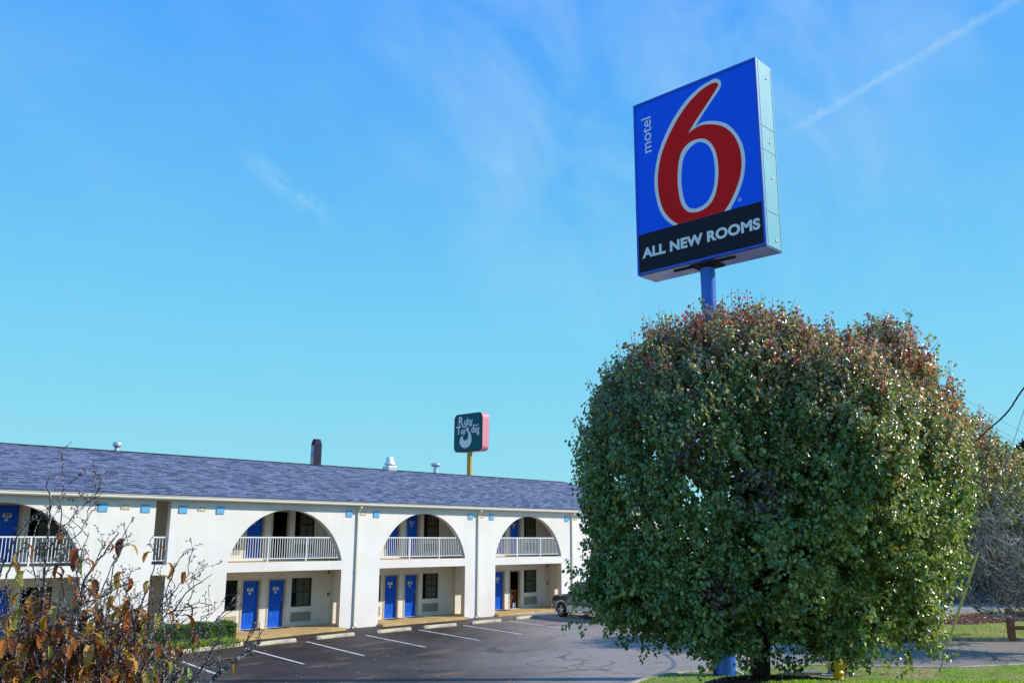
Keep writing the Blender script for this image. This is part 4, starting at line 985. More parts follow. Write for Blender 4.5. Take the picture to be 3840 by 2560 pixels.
# tan house glimpsed through the twigs
h = thing('tan_house', 'low tan house far off at the right edge behind the bare branches', 'house', W(37.5, 70), radians(-45))
mb = MB(); mb.box(-6, -4, 0, 6, 4, 2.9); mb.build('wall', M['tanwall'], h)
mb = MB(); mb.prism([(-4.5, 2.9), (4.5, 2.9), (0, 5.0)], -6.4, 6.4, 'yz'); mb.build('roof', M['slate'], h)
for x in (-3.5, 0.2, 3.6):
    mb = MB(); mb.box(x-.6, -4.03, 1.0, x+.6, -4.001, 2.2); mb.build('window', M['carglass'], h)

# bare crab apple at the right edge
def bare(u0, d0):
    random.seed(21); t = thing('bare_tree', 'leafless dark tree with a tangle of fine twigs at the right edge', 'tree', W(u0, d0)); inv = Matrix.Translation(Vector(t.location)).inverted()
    mt = MB(); mt.tube([Vector(W(u0, d0, -.05)), Vector(W(u0-.05, d0, .5)), Vector(W(u0+.05, d0, 1.1))], [.22, .17, .15], 10); o = mt.build('trunk', M['bark_grey'], t); o.matrix_parent_inverse = inv
    tw = MB(); tipl = []
    def grow(p, v, ln, r, lv):
        n = 4; pts = [p.copy()]; q = p.copy(); vv = v.copy()
        for i in range(n):
            vv = (vv+Vector((random.gauss(0, .16), random.gauss(0, .16), random.gauss(0, .12)+.05*(lv > 1)))).normalized(); q = q+vv*ln/n; pts.append(q.copy())
        tube_chain(tw, pts, r, r*.55, 6 if lv < 2 else 4)
        if lv >= 3: tipl.append(q); return
        for i in range(1, n+1):
            for _ in range({0: 2, 1: 2, 2: random.choice((1, 2))}[lv]):
                s = Vector((random.gauss(0, 1), random.gauss(0, 1), random.gauss(0, .8)+.15)).normalized(); nv = (vv*.75+s*.85).normalized()
                if pts[i].z < 2.0: nv.z = abs(nv.z)+.2; nv.normalize()
                grow(pts[i], nv, ln*random.uniform(.45, .75), max(r*.46, .011), lv+1)
    f = Vector(W(u0+.05, d0, 1.0))
    for du, dd, dz, l, r in ((-1, -.25, .12, 3.0, .085), (-.8, .3, .75, 3.1, .075), (-.45, -.2, 1, 3.0, .07), (.7, .1, .6, 2.7, .07), (.1, .8, .7, 2.6, .06), (-.9, -.1, .45, 3.3, .06)):
        v = Vector(W(du, dd, dz)); v = v.normalized(); grow(f, v, l, r, 0)
    o = tw.build('crown', M['bark_grey'], t, fix=False); o.matrix_parent_inverse = inv
    rng = np.random.default_rng(2); idx = rng.choice(len(tipl), 40, False); P = np.array([tuple(tipl[i]) for i in idx])
    v, q, c = leaves(P, randdir(40), randdir(40), np.full(40, .10), np.full(40, .07), np.tile([[.45, .03, .015]], (40, 1))); o = fast_mesh('red_leaves', v, q, M['leaf'], t, c); o.matrix_parent_inverse = inv
bare(19.5, 32.6)

# ------------------------------------------------------------------ hedge, border grass, lawn grass, litter
def box_hedge():
    t = thing('hedge', 'clipped green hedge along the white wall left of the door numbered 108', 'hedge', (15.2, 31.65, 0)); inv = Matrix.Translation(Vector(t.location)).inverted()
    rng = np.random.default_rng(5); x0, x1, y0, y1, zt = 12.6, 17.42, 31.2, 32.2, .74; n = 26000
    f = rng.random(n); P = np.zeros((n, 3)); N = np.zeros((n, 3))
    P[:, 0] = rng.uniform(x0, x1, n); P[:, 1] = rng.uniform(y0, y1, n); P[:, 2] = rng.uniform(.05, zt, n)
    a = f < .42; P[a, 1] = y0; N[a, 1] = -1
    b = (f >= .42) & (f < .78); P[b, 2] = zt; N[b, 2] = 1
    c_ = f >= .88; P[c_, 0] = x1; N[c_, 0] = 1
    e = (f >= .78) & (f < .88); P[e, 1] = y1; N[e, 1] = 1
    bump = .035*np.sin(P[:, 0]*5.1)+.03*np.sin(P[:, 0]*11+P[:, 2]*8)+rng.normal(0, .025, n)
    P += N*bump[:, None]; P[:, 2] -= .04*(P[:, 0] < 14.3)
    hue = rng.random((n, 1)); col = mixc(np.array([[.035, .10, .018]]), np.array([[.15, .26, .05]]), hue)
    v, q, c = leaves(P, randdir(n), unit(N+randdir(n)*.8), rng.uniform(.03, .055, n), rng.uniform(.02, .035, n), col); o = fast_mesh('foliage', v, q, M['leaf_hedge'], t, c); o.matrix_parent_inverse = inv
    mb = MB(); mb.box(x0+.05, y0+.04, .0, x1-.05, y1-.04, zt-.05); o = mb.build('dark_core', M['void'], t); o.matrix_parent_inverse = inv  # solid near-black box stands for the shade inside the hedge
box_hedge()

def pnpoly(px, py, poly):
    inside = np.zeros(len(px), bool); j = len(poly)-1
    for i in range(len(poly)):
        xi, yi = poly[i][:2]; xj, yj = poly[j][:2]
        c = ((yi > py) != (yj > py)) & (px < (xj-xi)*(py-yi)/((yj-yi) or 1e-9)+xi); inside ^= c; j = i
    return inside

def blades(name, P, H, Wd, lean, col, m, curve=.5):
    n = len(P); a = RNG.uniform(0, 2*pi, n); d = np.stack([np.cos(a), np.sin(a), np.zeros(n)], 1); s = np.stack([-np.sin(a), np.cos(a), np.zeros(n)], 1)*Wd[:, None]/2
    l = (lean*H)[:, None]; up = np.zeros((n, 3)); up[:, 2] = H
    mid = P+up*.62+d*l*.35; tip = P+up*(1-curve*lean[:, None])+d*l
    V = np.stack([P-s, P+s, mid+s*.85, mid-s*.85, tip+s*.2, tip-s*.2], 1).reshape(-1, 3); k = np.arange(n)[:, None]*6
    Q = np.concatenate([k+np.array([[0, 1, 2, 3]]), k+np.array([[3, 2, 4, 5]])]); return tag(fast_mesh(name, V, Q, m, None, np.repeat(col, 6, 0)), kind='stuff')
n = 5200; P = np.zeros((n, 3)); P[:, 0] = RNG.uniform(12.4, 17.25, n); P[:, 1] = RNG.uniform(30.35, 31.15, n)+(P[:, 0]-15)*.10-.1; P[:, 2] = .02
P[:, 0] = np.round(P[:, 0]/.22)*.22+RNG.normal(0, .04, n); P[:, 1] = np.round(P[:, 1]/.22)*.22+RNG.normal(0, .04, n)
hh = RNG.random((n, 1)); col = mixc(np.array([[.12, .27, .02]]), np.array([[.46, .58, .08]]), hh); dry = RNG.random(n) < .08; col[dry] = [.42, .26, .07]
tag(blades('border_grass', P, RNG.uniform(.22, .42, n), RNG.uniform(.014, .024, n), RNG.uniform(.3, 1.1, n), col, M['leaf_grass']), 'tufted yellow-green grass in front of the hedge', 'grass', kind='stuff')
poly_sheet('planting_bed', [(12.3, 29.85), (17.2, 30.65), (17.45, 30.8), (17.45, 32.7), (12.3, 32.7)], .03, M['mulch'])
kerb('kerb', smooth_poly([(10.2, 29.3), (13.2, 29.85), (15.3, 30.2), (16.9, 30.5), (17.35, 30.65), (17.5, 30.9), (17.4, 31.2)], 4), .14, .12, M['stop_paint'])

TR = W(5.21, 19.55)
def in_mulch(x, y): return ((x-TR[0]-.2)**2+(y-TR[1]+.2)**2) < 1.9**2
n = 90000; x = RNG.uniform(14, 37, n); y = RNG.uniform(4.5, 16, n)
dens = .5+.5*np.sin(x*1.7+np.sin(y*2.3)*1.5)*np.sin(y*1.9+x*.6)
k = pnpoly(x, y, near_poly) & ~in_mulch(x, y) & (RNG.random(n) < .45+.55*dens); x, y, dens = x[k], y[k], dens[k]
P = np.stack([x, y, lawn_z(x, y)-.006], 1); hh = np.clip(dens*.7+RNG.random(len(x))*.45, 0, 1)[:, None]
col = mixc(np.array([[.44, .36, .12]]), np.array([[.21, .46, .02]]), hh)
tag(blades('lawn_grass', P, RNG.uniform(.03, .085, len(x)), RNG.uniform(.010, .018, len(x)), RNG.uniform(.2, .9, len(x)), col, M['leaf_grass']), 'short green and straw grass round the big tree', 'grass', kind='stuff')
n = 22000; x = RNG.uniform(33, 52, n); y = RNG.uniform(4, 18.5, n); k = pnpoly(x, y, far_poly) & ~pnpoly(x, y, [(42.5, 16.2), (45, 14.2), (49, 13.0), (53, 13.2), (55, 14.4), (52, 15.8), (48, 16.6), (44, 17.0)]); x, y = x[k], y[k]
P = np.stack([x, y, np.full(len(x), .085)], 1); col = mixc(np.array([[.52, .40, .16]]), np.array([[.26, .42, .06]]), RNG.random((len(x), 1)))
tag(blades('verge_grass', P, RNG.uniform(.05, .10, len(x)), RNG.uniform(.018, .03, len(x)), RNG.uniform(.2, .9, len(x)), col, M['leaf_grass']), 'pale patchy grass beyond the drive by the wooden fence', 'grass', kind='stuff')

# mulch mound round the trunk: a low dome and loose chips
mb = MB(); ng = 28; rings = 8; vs = []
for r in range(rings+1):
    for k in range(ng):
        a = 2*pi*k/ng; R = 2.0*r/rings*(1+.10*sin(3*a+1)+.06*sin(5*a)); X, Y = TR[0]+.2+R*cos(a), TR[1]-.2+R*sin(a); vs.append((X, Y, float(lawn_z(X, Y))-.02+.20*(1-(r/rings)**2)+random.uniform(-.006, .006)))
mb.add(vs, [(r*ng+k, r*ng+(k+1) % ng, (r+1)*ng+(k+1) % ng, (r+1)*ng+k) for r in range(rings) for k in range(ng)], True); tag(mb.build('mulch_mound', M['mulch'], fix=False), kind='structure')
def litter(name, P, size, col, label, cat):
    n = len(P); a = RNG.uniform(0, 2*pi, n); d = np.stack([np.cos(a), np.sin(a), RNG.normal(0, .12, n)], 1)
    v, q, c = leaves(P, d, unit(np.stack([RNG.normal(0, .25, n), RNG.normal(0, .25, n), np.ones(n)], 1)), size, size*RNG.uniform(.3, .7, n), col, .2)
    return tag(fast_mesh(name, v, q, M['leaf'], None, c), label, cat, kind='stuff')
n = 9000; r = 2.2*np.sqrt(RNG.random(n)); a = RNG.uniform(0, 2*pi, n); x = TR[0]+.2+r*np.cos(a); y = TR[1]-.2+r*np.sin(a)
z = lawn_z(x, y)-.01+.20*np.clip(1-(r/2.0)**2, 0, 1)+RNG.uniform(0, .02, n); col = mixc(np.array([[.05, .014, .008]]), np.array([[.26, .085, .04]]), RNG.random((n, 1))**1.5)
litter('mulch_chips', np.stack([x, y, z], 1), RNG.uniform(.03, .08, n), col, 'red brown bark chips round the trunk of the big tree', 'mulch')
n = 5000; x = RNG.uniform(42, 56, n); y = RNG.uniform(12.5, 17.2, n); k = pnpoly(x, y, [(42.5, 16.2), (45, 14.2), (49, 13.0), (53, 13.2), (55, 14.4), (52, 15.8), (48, 16.6), (44, 17.0)]); x, y = x[k], y[k]
litter('mulch_chips', np.stack([x, y, RNG.uniform(.10, .16, len(x))], 1), RNG.uniform(.10, .22, len(x)), mixc(np.array([[.10, .035, .02]]), np.array([[.42, .22, .14]]), RNG.random((len(x), 1))), 'red brown bark mulch strip beyond the drive at the right edge', 'mulch')
n = 6500; x = RNG.uniform(19, 33, n); y = RNG.uniform(6, 16, n); k = pnpoly(x, y, near_poly) & (RNG.random(n) < np.exp(-((x-24.5)**2+(y-11)**2)/16)); x, y = x[k], y[k]
litter('fallen_leaves', np.stack([x, y, lawn_z(x, y)+.04], 1), RNG.uniform(.04, .08, len(x)), mixc(np.array([[.34, .20, .07]]), np.array([[.20, .07, .03]]), RNG.random((len(x), 1))), 'dry brown leaves scattered on the grass near the hydrant', 'leaves')
n = 520; x = RNG.uniform(13, 33, n); y = RNG.uniform(15.5, 30, n); w = np.exp(-((x-22)**2/50+(y-21)**2/30)); k = (~pnpoly(x, y, near_poly)) & (RNG.random(n) < w*.9+.08)
litter('fallen_leaves', np.stack([x[k], y[k], np.full(k.sum(), .012)], 1), RNG.uniform(.05, .11, k.sum()), mixc(np.array([[.55, .36, .06]]), np.array([[.50, .42, .28]]), RNG.random((k.sum(), 1))), 'yellow leaves scattered over the dark parking lot', 'leaves')

# ================================================================== STREET THINGS
hy = thing('fire_hydrant', 'yellow fire hydrant under the lowest leaves of the big tree', 'fire hydrant', (24.98, 11.60, .05))
mb = MB(); mb.lathe((0, 0, 0), [(.17, 0), (.17, .04), (.135, .05), (.135, .20), (.165, .21), (.165, .25), (.14, .26), (.135, .52), (.16, .53), (.16, .57), (.15, .60), (.11, .68), (.04, .72), (0, .72)], 24); mb.build('barrel', M['yellow'], hy)
r_, f_ = Vector((HY, -HX, 0)), Vector((HX, HY, 0))
for s, L_, R_ in ((1, .25, .065), (-1, .25, .065)):
    mb = MB(); mb.tube([r_*s*.10+Vector((0, 0, .42)), r_*s*L_+Vector((0, 0, .42))], R_, 14); mb.tube([r_*s*L_+Vector((0, 0, .42)), r_*s*(L_+.05)+Vector((0, 0, .42))], R_*1.25, 8); mb.build('outlet_cap', M['yellow'], hy)
mb = MB(); mb.tube([-f_*.10+Vector((0, 0, .40)), -f_*.24+Vector((0, 0, .40))], .085, 16); mb.build('outlet_cap', M['yellow'], hy)
mb = MB(); mb.lathe((0, 0, .721), [(.03, 0), (.03, .05), (0, .05)], 5, smooth=False); mb.build('operating_nut', M['yellow'], hy)
mb = MB(); mb.tube([r_*.28+Vector((0, 0, .36)), r_*.29+Vector((0, 0, .25)), r_*.24+Vector((0, 0, .18)), r_*.17+Vector((0, 0, .22))], .009, 6); mb.build('chain', M['steel'], hy)

mb_t = thing('meter_box', 'low pad with a dark open box just right of the yellow hydrant', 'meter box', (25.75, 12.0, .09), radians(-45))
mb = MB(); mb.box(-.5, -.3, 0, .5, .3, .05); mb.build('pad', M['concrete'], mb_t, bevel=.01)
mb = MB(); mb.box(-.2, -.16, .051, .24, .16, .20); bx = mb.build('box', M['boxgreen'], mb_t, bevel=.01)
mb = MB(); mb.box(-.16, -.175, .07, .20, -.161, .17); mb.build('opening', M['cart_wood'], bx)
mb = MB(); mb.box(-.5, -.25, 0, .5, .25, .10); o = mb.build('valve_cover', M['boxgreen'], bevel=.02); o.location = (25.2, 12.75, .09); o.rotation_euler = (0, 0, radians(-46))
tag(o, 'flat grey-green ground cover just left of the yellow hydrant', 'ground cover')
mb = MB(); mb.tube([W(6.66, 26.6, .10), W(6.03, 26.6, .44), W(5.92, 26.6, .46)], .045, 12, caps=False); mb.tube([W(5.98, 26.6, .455), W(5.90, 26.6, .47)], .055, 12, caps=False)
tag(mb.build('drain_pipe', M['pvc'], fix=False), 'grey white plastic pipe leaning against the blue pole by the mulch', 'pipe')
mb = MB(); mb.tube([(25.57, 13.84, .05), (25.50, 13.88, 2.2)], .028, 8)
tag(mb.build('metal_stake', M['galv']), 'thin upright metal stake just right of the big tree trunk', 'stake')

# rail fence
fn = thing('rail_fence', 'brown wooden post and rail fence beyond the drive at the right edge', 'fence', (39.79, 11.27, 0))
fd = Vector((HY, -HX, 0))
for k in range(4):
    c = fd*2.45*k; mb = MB(); mb.obox(c+Vector((0, 0, .63)), fd, (HX, HY, 0), (0, 0, 1), .115, .115, .60); mb.build('post', M['wood'], fn, bevel=.012)
for z in (.50, 1.0):
    for k in range(3):
        c = fd*(2.45*k+1.225); mb = MB(); mb.obox(c+Vector((0, 0, z)), fd, (HX, HY, 0), (0, 0, 1), 1.108, .03, .075); mb.build('rail', M['wood'], fn, bevel=.008)

# guy wire with guard, utility pole and cables
gA = Vector((28.34, 10.11, .05)); gD = (Vector((29.213, 7.268, 7.59))-Vector((28.34, 10.11, 0))).normalized()
gw = thing('guy_wire', 'guy wire with a yellow plastic guard anchored in the grass at right', 'guy wire', tuple(gA))
mb = MB(); mb.tube([(0, 0, 0), gD*11.6], .008, 6); mb.build('wire', M['steel'], gw)
mb = MB(); mb.tube([gD*.82, gD*3.75], .036, 10); mb.build('guard', M['guard'], gw)
mb = MB(); mb.tube([(0, 0, -.05), gD*.55], .014, 8); mb.lathe(gD*.58, [(0, -.06), (.045, -.03), (.05, .03), (0, .06)], 10); mb.build('anchor_rod', M['steel'], gw)
up_ = thing('utility_pole', 'weathered wooden utility pole just outside the right edge', 'pole', (29.72, 5.85, 0))
mb = MB(); mb.tube([(0, 0, 0), (0, 0, 11.6)], [.17, .12], 14); mb.build('pole', M['polewood'], up_)
mb = MB(); mb.lathe((.25, 0, 10.6), [(0, 0), (.05, .02), (.06, .1), (.03, .16), (0, .17)], 10); mb.tube([(0, 0, 10.6), (.27, 0, 10.6)], .02, 6); mb.build('insulator', M['white'], up_)
cp = smooth_poly([(29.72, 5.85, 10.1), (30.4, 7.48, 8.49), (30.76, 8.55, 7.46), (32.3, 11.8, 5.9), (37, 20, 4.7), (42, 27, 4.6), (46.8, 32.93, 5.0)], 14)
mb = MB(); P = [Vector(p) for p in cp]
for ph in (0, pi*2/3, pi*4/3):
    q = []; s = 0
    fine = []
    for i in range(len(P)-1):
        for k in range(4): fine.append(P[i].lerp(P[i+1], k/4))
    for i, p in enumerate(fine):
        if i: s += (p-fine[i-1]).length
        a = s*2*pi/.62+ph; q.append(p+Vector((HY*cos(a), -HX*cos(a), sin(a)))*.016)
    mb.tube(q, .013, 5)
tag(mb.build('overhead_cable', M['cable']), 'thick twisted black cable coming down from the right edge behind the tree', 'cable')
for i, (a, b, lb) in enumerate([((64.3, 19.97, 13.55), (67.29, 16.9, 10.88), 'upper one of three hair-thin wires right of the tree'), ((66.33, 17.88, 10.91), (67.24, 16.95, 10.23), 'middle one of three hair-thin wires right of the tree'), ((66.81, 17.4, 10.19), (67.21, 16.99, 9.83), 'lowest of three hair-thin wires right of the tree')]):
    a, b = Vector(a), Vector(b); d = (b-a).normalized(); mb = MB(); mb.tube([a-d*(6 if i == 0 else 4), b+d*8], .012, 4)
    tag(mb.build('overhead_wire', M['cable']), lb, 'wire', 'thin wires at the right edge')
#@@PART3
# ================================================================== NEAR TREE WITH BROWN LEAVES
chains = {
'A':[(-2.545,5.00,2.993),(-2.548,5.00,3.493),(-2.522,4.95,3.677),(-2.536,4.95,3.831),(-2.557,5.00,4.006),(-2.565,5.00,4.132),(-2.602,5.00,4.238)],
'A2':[(-2.531,4.95,3.873),(-2.443,4.90,3.959),(-2.427,4.85,4.071),(-2.432,4.85,4.170),(-2.395,4.85,4.225)],
'A3':[(-2.443,4.90,3.959),(-2.436,5.00,4.046),(-2.398,5.10,4.152),(-2.346,5.10,4.209)],
'A4':[(-2.526,4.95,3.747),(-2.512,5.10,3.886),(-2.479,5.20,3.974),(-2.443,5.20,4.065),(-2.462,5.25,4.142)],
'A5':[(-2.547,5.00,3.604),(-2.683,5.10,3.812),(-2.712,5.15,3.958),(-2.712,5.20,4.063)],
'B':[(-2.279,5.10,2.975),(-2.378,5.10,3.484),(-2.384,5.10,3.669),(-2.342,5.10,3.770),(-2.315,5.20,3.870),(-2.253,5.20,3.968)],
'B2':[(-2.221,5.10,3.387),(-2.230,5.10,3.542),(-2.206,5.05,3.744),(-2.165,5.00,3.845),(-2.145,5.00,3.946)],
'B3':[(-2.374,5.10,3.584),(-2.374,5.00,3.745),(-2.347,5.00,3.902),(-2.332,5.00,3.974)],
'C':[(-2.220,4.70,3.052),(-2.263,4.70,3.496),(-2.275,4.65,3.694),(-2.282,4.60,3.893)],
'D':[(-2.228,5.30,3.021),(-2.158,5.30,3.425),(-2.104,5.30,3.642),(-2.078,5.30,3.760),(-2.050,5.30,3.834)],
'D2':[(-2.183,5.30,3.336),(-2.093,5.35,3.463),(-2.001,5.40,3.609),(-1.916,5.40,3.716),(-1.884,5.40,3.746)],
'E':[(-2.025,5.20,3.377),(-1.974,5.20,3.568),(-1.938,5.20,3.693),(-1.883,5.15,3.803),(-1.833,5.10,3.867),(-1.800,5.10,3.881)],
'F':[(-1.830,5.00,2.917),(-1.854,5.00,3.183),(-1.872,5.00,3.427),(-1.892,5.00,3.579)],
'G':[(-1.884,5.00,3.523),(-1.831,5.00,3.551),(-1.772,5.00,3.566),(-1.712,5.00,3.592),(-1.692,5.00,3.613)],
'G2':[(-1.845,5.00,3.544),(-1.762,4.95,3.625),(-1.715,4.90,3.711),(-1.706,4.90,3.759)],
'H':[(-1.992,5.10,3.444),(-1.900,5.05,3.452),(-1.766,5.00,3.458),(-1.700,5.00,3.452),(-1.659,5.00,3.428),(-1.617,5.00,3.403),(-1.566,4.95,3.409),(-1.543,4.95,3.436)],
'H2':[(-1.685,5.00,3.442),(-1.685,5.00,3.497),(-1.662,5.00,3.538)],
'H3':[(-1.660,5.00,3.433),(-1.617,5.00,3.490),(-1.579,5.00,3.529)],
'I':[(-1.630,4.60,2.99),(-1.477,4.60,3.246),(-1.351,4.65,3.358),(-1.262,4.70,3.434)],
'I2':[(-1.421,4.60,3.296),(-1.433,4.60,3.345),(-1.445,4.60,3.403)],
'I3':[(-1.336,4.65,3.371),(-1.323,4.65,3.441),(-1.309,4.65,3.484)],
'J':[(-1.763,4.70,3.04),(-1.692,4.70,3.236),(-1.655,4.70,3.285)],
'K':[(-1.80,4.90,3.03),(-1.680,4.90,3.205),(-1.616,4.90,3.272),(-1.568,4.90,3.372),(-1.549,4.90,3.412),(-1.526,4.90,3.439)],
'K2':[(-1.600,4.90,3.286),(-1.507,4.90,3.308),(-1.424,4.90,3.330),(-1.355,4.90,3.353)],
'K3':[(-1.78,4.90,3.12),(-1.764,4.90,3.291),(-1.744,4.90,3.331),(-1.732,4.90,3.350)],
'L':[(-2.779,5.20,2.954),(-2.793,5.20,3.302),(-2.845,5.20,3.589),(-2.926,5.30,3.730),(-2.883,5.30,3.821),(-2.836,5.30,3.882)],
'M':[(-2.774,5.00,3.125),(-2.775,5.00,3.464),(-2.797,5.00,3.743),(-2.732,5.00,3.929),(-2.708,5.00,3.972)],
'N':[(-2.794,5.40,2.915),(-2.777,5.40,3.278),(-2.627,5.40,3.456),(-2.529,5.50,3.554),(-2.377,5.50,3.632),(-2.269,5.50,3.679)],
'O':[(-2.708,5.60,2.878),(-2.647,5.60,3.177),(-2.503,5.60,3.330),(-2.369,5.60,3.439),(-2.201,5.60,3.548)],
'P':[(-1.955,4.90,3.015),(-1.945,4.90,3.198),(-1.902,4.90,3.343),(-1.798,4.90,3.438)],
'Q':[(-2.303,5.10,3.471),(-2.321,5.20,3.635),(-2.264,5.20,3.811),(-2.233,5.20,3.886)]}
roots = {'A':.010,'B':.009,'C':.005,'D':.007,'F':.010,'I':.0115,'J':.012,'K':.007,'L':.009,'M':.008,'N':.009,'O':.009,'P':.006}
random.seed(31)
ch_t = thing('cherry_tree', 'twiggy near tree with drooping brown and orange leaves at the lower left', 'tree', W(-2.2, 5.1)); inv = Matrix.Translation(Vector(ch_t.location)).inverted()
mt = MB(); mt.tube([Vector(W(-2.2, 5.1, -.05)), Vector(W(-2.2, 5.12, .15)), Vector(W(-2.17, 5.1, 1.0)), Vector(W(-2.22, 5.1, 1.9))], [.10, .07, .06, .05], 12); o = mt.build('trunk', M['bark_fg'], ch_t); o.matrix_parent_inverse = inv
tw = MB(); leafpts = []
def dens(p):          # how leafy the tree is at a place (u, d, z)
    u, d, z = p
    low = 1/(1+math.exp((z-3.42)*20))*(1/(1+math.exp((u+2.03)*18)))
    mid = .14*(u < -2.0)*(3.43 < z < 3.98)
    return low+mid
def twig(p, v, ln, r, lv):
    n = 3; pts = [p]; q = p
    for i in range(n):
        v = (v+Vector((random.gauss(0, .2), random.gauss(0, .2), random.gauss(0, .14)+.07))).normalized(); q = q+v*ln/n; pts.append(q)
        if lv and random.random() < .8:      # spur buds
            b = Vector((random.gauss(0, 1), random.gauss(0, 1), random.gauss(0, 1)+.4)).normalized(); tw.tube([Vector(W(*q)), Vector(W(*(q+b*random.uniform(.008, .018))))], [.0022, .003], 4)
    tube_chain(tw, [Vector(W(*p_)) for p_ in pts], r, max(r*.5, .0014), 4)
    for i in (1, 2, 3):
        if random.random() < dens(pts[i])*.9: leafpts.append((pts[i], v.copy()))
    if lv < 2:
        for i in (1, 2, 3):
            if random.random() < (.5 if lv else .7):
                s = Vector((random.gauss(0, 1), random.gauss(0, 1), random.gauss(.3, .8))).normalized(); twig(pts[i], (v*.8+s*.8).normalized(), ln*random.uniform(.35, .7), max(r*.55, .0016), lv+1)
for kx, c in chains.items():
    c = [Vector(p) for p in c]; r0 = roots.get(kx, .0042); r1 = max(r0*.33, .0016)
    if kx == 'I': r1 = .0085
    if kx == 'J': r1 = .011
    if kx in roots:      # down to the trunk
        b = c[0]; t0 = Vector((-2.22, 5.1, 1.85)); lo = [t0, t0.lerp(b, .4)+Vector(((b.x+2.2)*.25, 0, -.05)), b]; tube_chain(tw, [Vector(W(*p)) for p in lo], max(.016, r0*1.5), r0, 7)
        for f in (.55, .7, .85, .95):
            for _ in range(2): twig(t0.lerp(b, f), Vector((random.gauss(0, .6), random.gauss(0, .6), .8)).normalized(), .35, .004, 0)
    fine = smooth_poly([tuple(p) for p in c], 4); m_ = len(fine)
    fine = [Vector(p)+Vector((random.gauss(0, .003), random.gauss(0, .003), random.gauss(0, .003))) for p in fine]
    tw.tube([Vector(W(*p)) for p in fine], [(r0+(r1-r0)*i/(m_-1))*random.uniform(.9, 1.12) for i in range(m_)], 7)
    step = (3 if kx[0] not in 'GHKE' else 4) if kx not in 'IJ' else 5
    for i in range(1, m_, step):
        v = (fine[min(i+1, m_-1)]-fine[i-1]).normalized(); s = Vector((random.gauss(0, 1), random.gauss(0, .8), random.gauss(.3, .7))).normalized()
        if random.random() < .8: twig(fine[i], (v*.7+s*.7).normalized(), random.uniform(.05, .20) if kx[0] not in 'IJK' else random.uniform(.03, .09), .0028, 1 if kx[0] in 'GHIJKE' else 0)
# filler twigs in the leafy mass
for _ in range(290):
    p = Vector((random.uniform(-2.98, -2.02), random.uniform(4.75, 5.75), random.uniform(2.7, 3.36))); twig(p, Vector((random.gauss(0, .5), random.gauss(0, .5), .8)).normalized(), random.uniform(.15, .38), .0035, 0)
o = tw.build('branches', M['bark_fg'], ch_t, fix=False); o.matrix_parent_inverse = inv
# hand-placed leaves high up, where the photograph shows single ones
for p in [(-2.74,5,4.10),(-2.80,5,3.93),(-2.72,5,3.90),(-2.79,5,3.78),(-2.72,5,3.72),(-2.66,5,3.70),(-2.17,5,3.93),(-2.21,5,3.88),(-2.13,5,3.91),(-1.98,5.2,3.80),(-2.05,5.1,3.72),(-2.02,5.1,3.66),(-2.10,5.1,3.66),(-2.42,5,3.83),(-2.36,5,3.82),(-2.30,5,3.80),(-2.2,5,3.72),(-2.16,5,3.64),(-2.11,5,3.6),(-1.80,5.1,3.88),(-1.86,5.1,3.80),(-1.84,5.12,3.75),(-1.90,5.15,3.71),(-1.92,5.15,3.66),(-1.87,5.15,3.66),(-1.97,5.1,3.62),(-2.0,5.1,3.78),(-2.25,5.1,3.60),(-2.0,5,3.55),(-1.93,5,3.50),(-1.79,5,3.53),(-1.95,5.1,3.56)]:
    leafpts.append((Vector(p), Vector((random.gauss(0, 1), random.gauss(0, 1), .2))))
random.shuffle(leafpts); V = []; Q = []; C = []; VN = []
pal = [(.46, .15, .025), (.60, .30, .055), (.36, .055, .010), (.42, .40, .07), (.14, .05, .018), (.72, .48, .14), (.26, .085, .02), (.48, .14, .02), (.09, .04, .02), (.20, .06, .015)]
for p, v in leafpts[:1750]:
    out = Vector((random.gauss(0, 1), random.gauss(0, 1), 0))
    if out.length < .1: continue
    out.normalize(); out = (out+Vector((v.x, v.y, 0))*.5).normalized()
    ln = random.uniform(.080, .145); wd = ln*random.uniform(.28, .38); side = out.cross(Vector((0, 0, 1))).normalized()
    tw_ = random.uniform(-.5, .5); pitch0 = random.uniform(-.1, .5); droop = random.uniform(1.2, 2.4); q = p.copy(); base = len(V); col = Vector(random.choice(pal))*random.uniform(.7, 1.25); col2 = Vector(random.choice(pal))
    n = 7; pet = .018; q = q+out*pet*.8+Vector((0, 0, -.004))
    for i in range(n+1):
        s = i/n; ang = pitch0-droop*min(1, s*1.7)**.7; t = out*cos(ang)+Vector((0, 0, 1))*sin(ang); nrm = -out*sin(ang)+Vector((0, 0, 1))*cos(ang)
        sd = (side*cos(tw_*s)+nrm*sin(tw_*s)); w = wd*.5*max(.02, sin(pi*min(1, s*.94+.03))**.75)
        rip = .002*sin(i*2.6)
        for k in (-1, -.5, 0, .5, 1): V.append(W(*(q+sd*w*k+nrm*(abs(k)*w*.5+rip*abs(k))))); C.append(tuple(col.lerp(col2, .35*abs(k)*random.random()+.25*s))); VN.append(s*2*pi*9-abs(k)*5)
        q = q+t*ln/n
    for i in range(n):
        for k in range(4): a = base+i*5+k; Q.append((a, a+1, a+6, a+5))
V = np.array(V); o = fast_mesh('leaves', V, np.array(Q), M['leaf_fg'], ch_t, np.array(C), np.array(VN), True); o.matrix_parent_inverse = inv

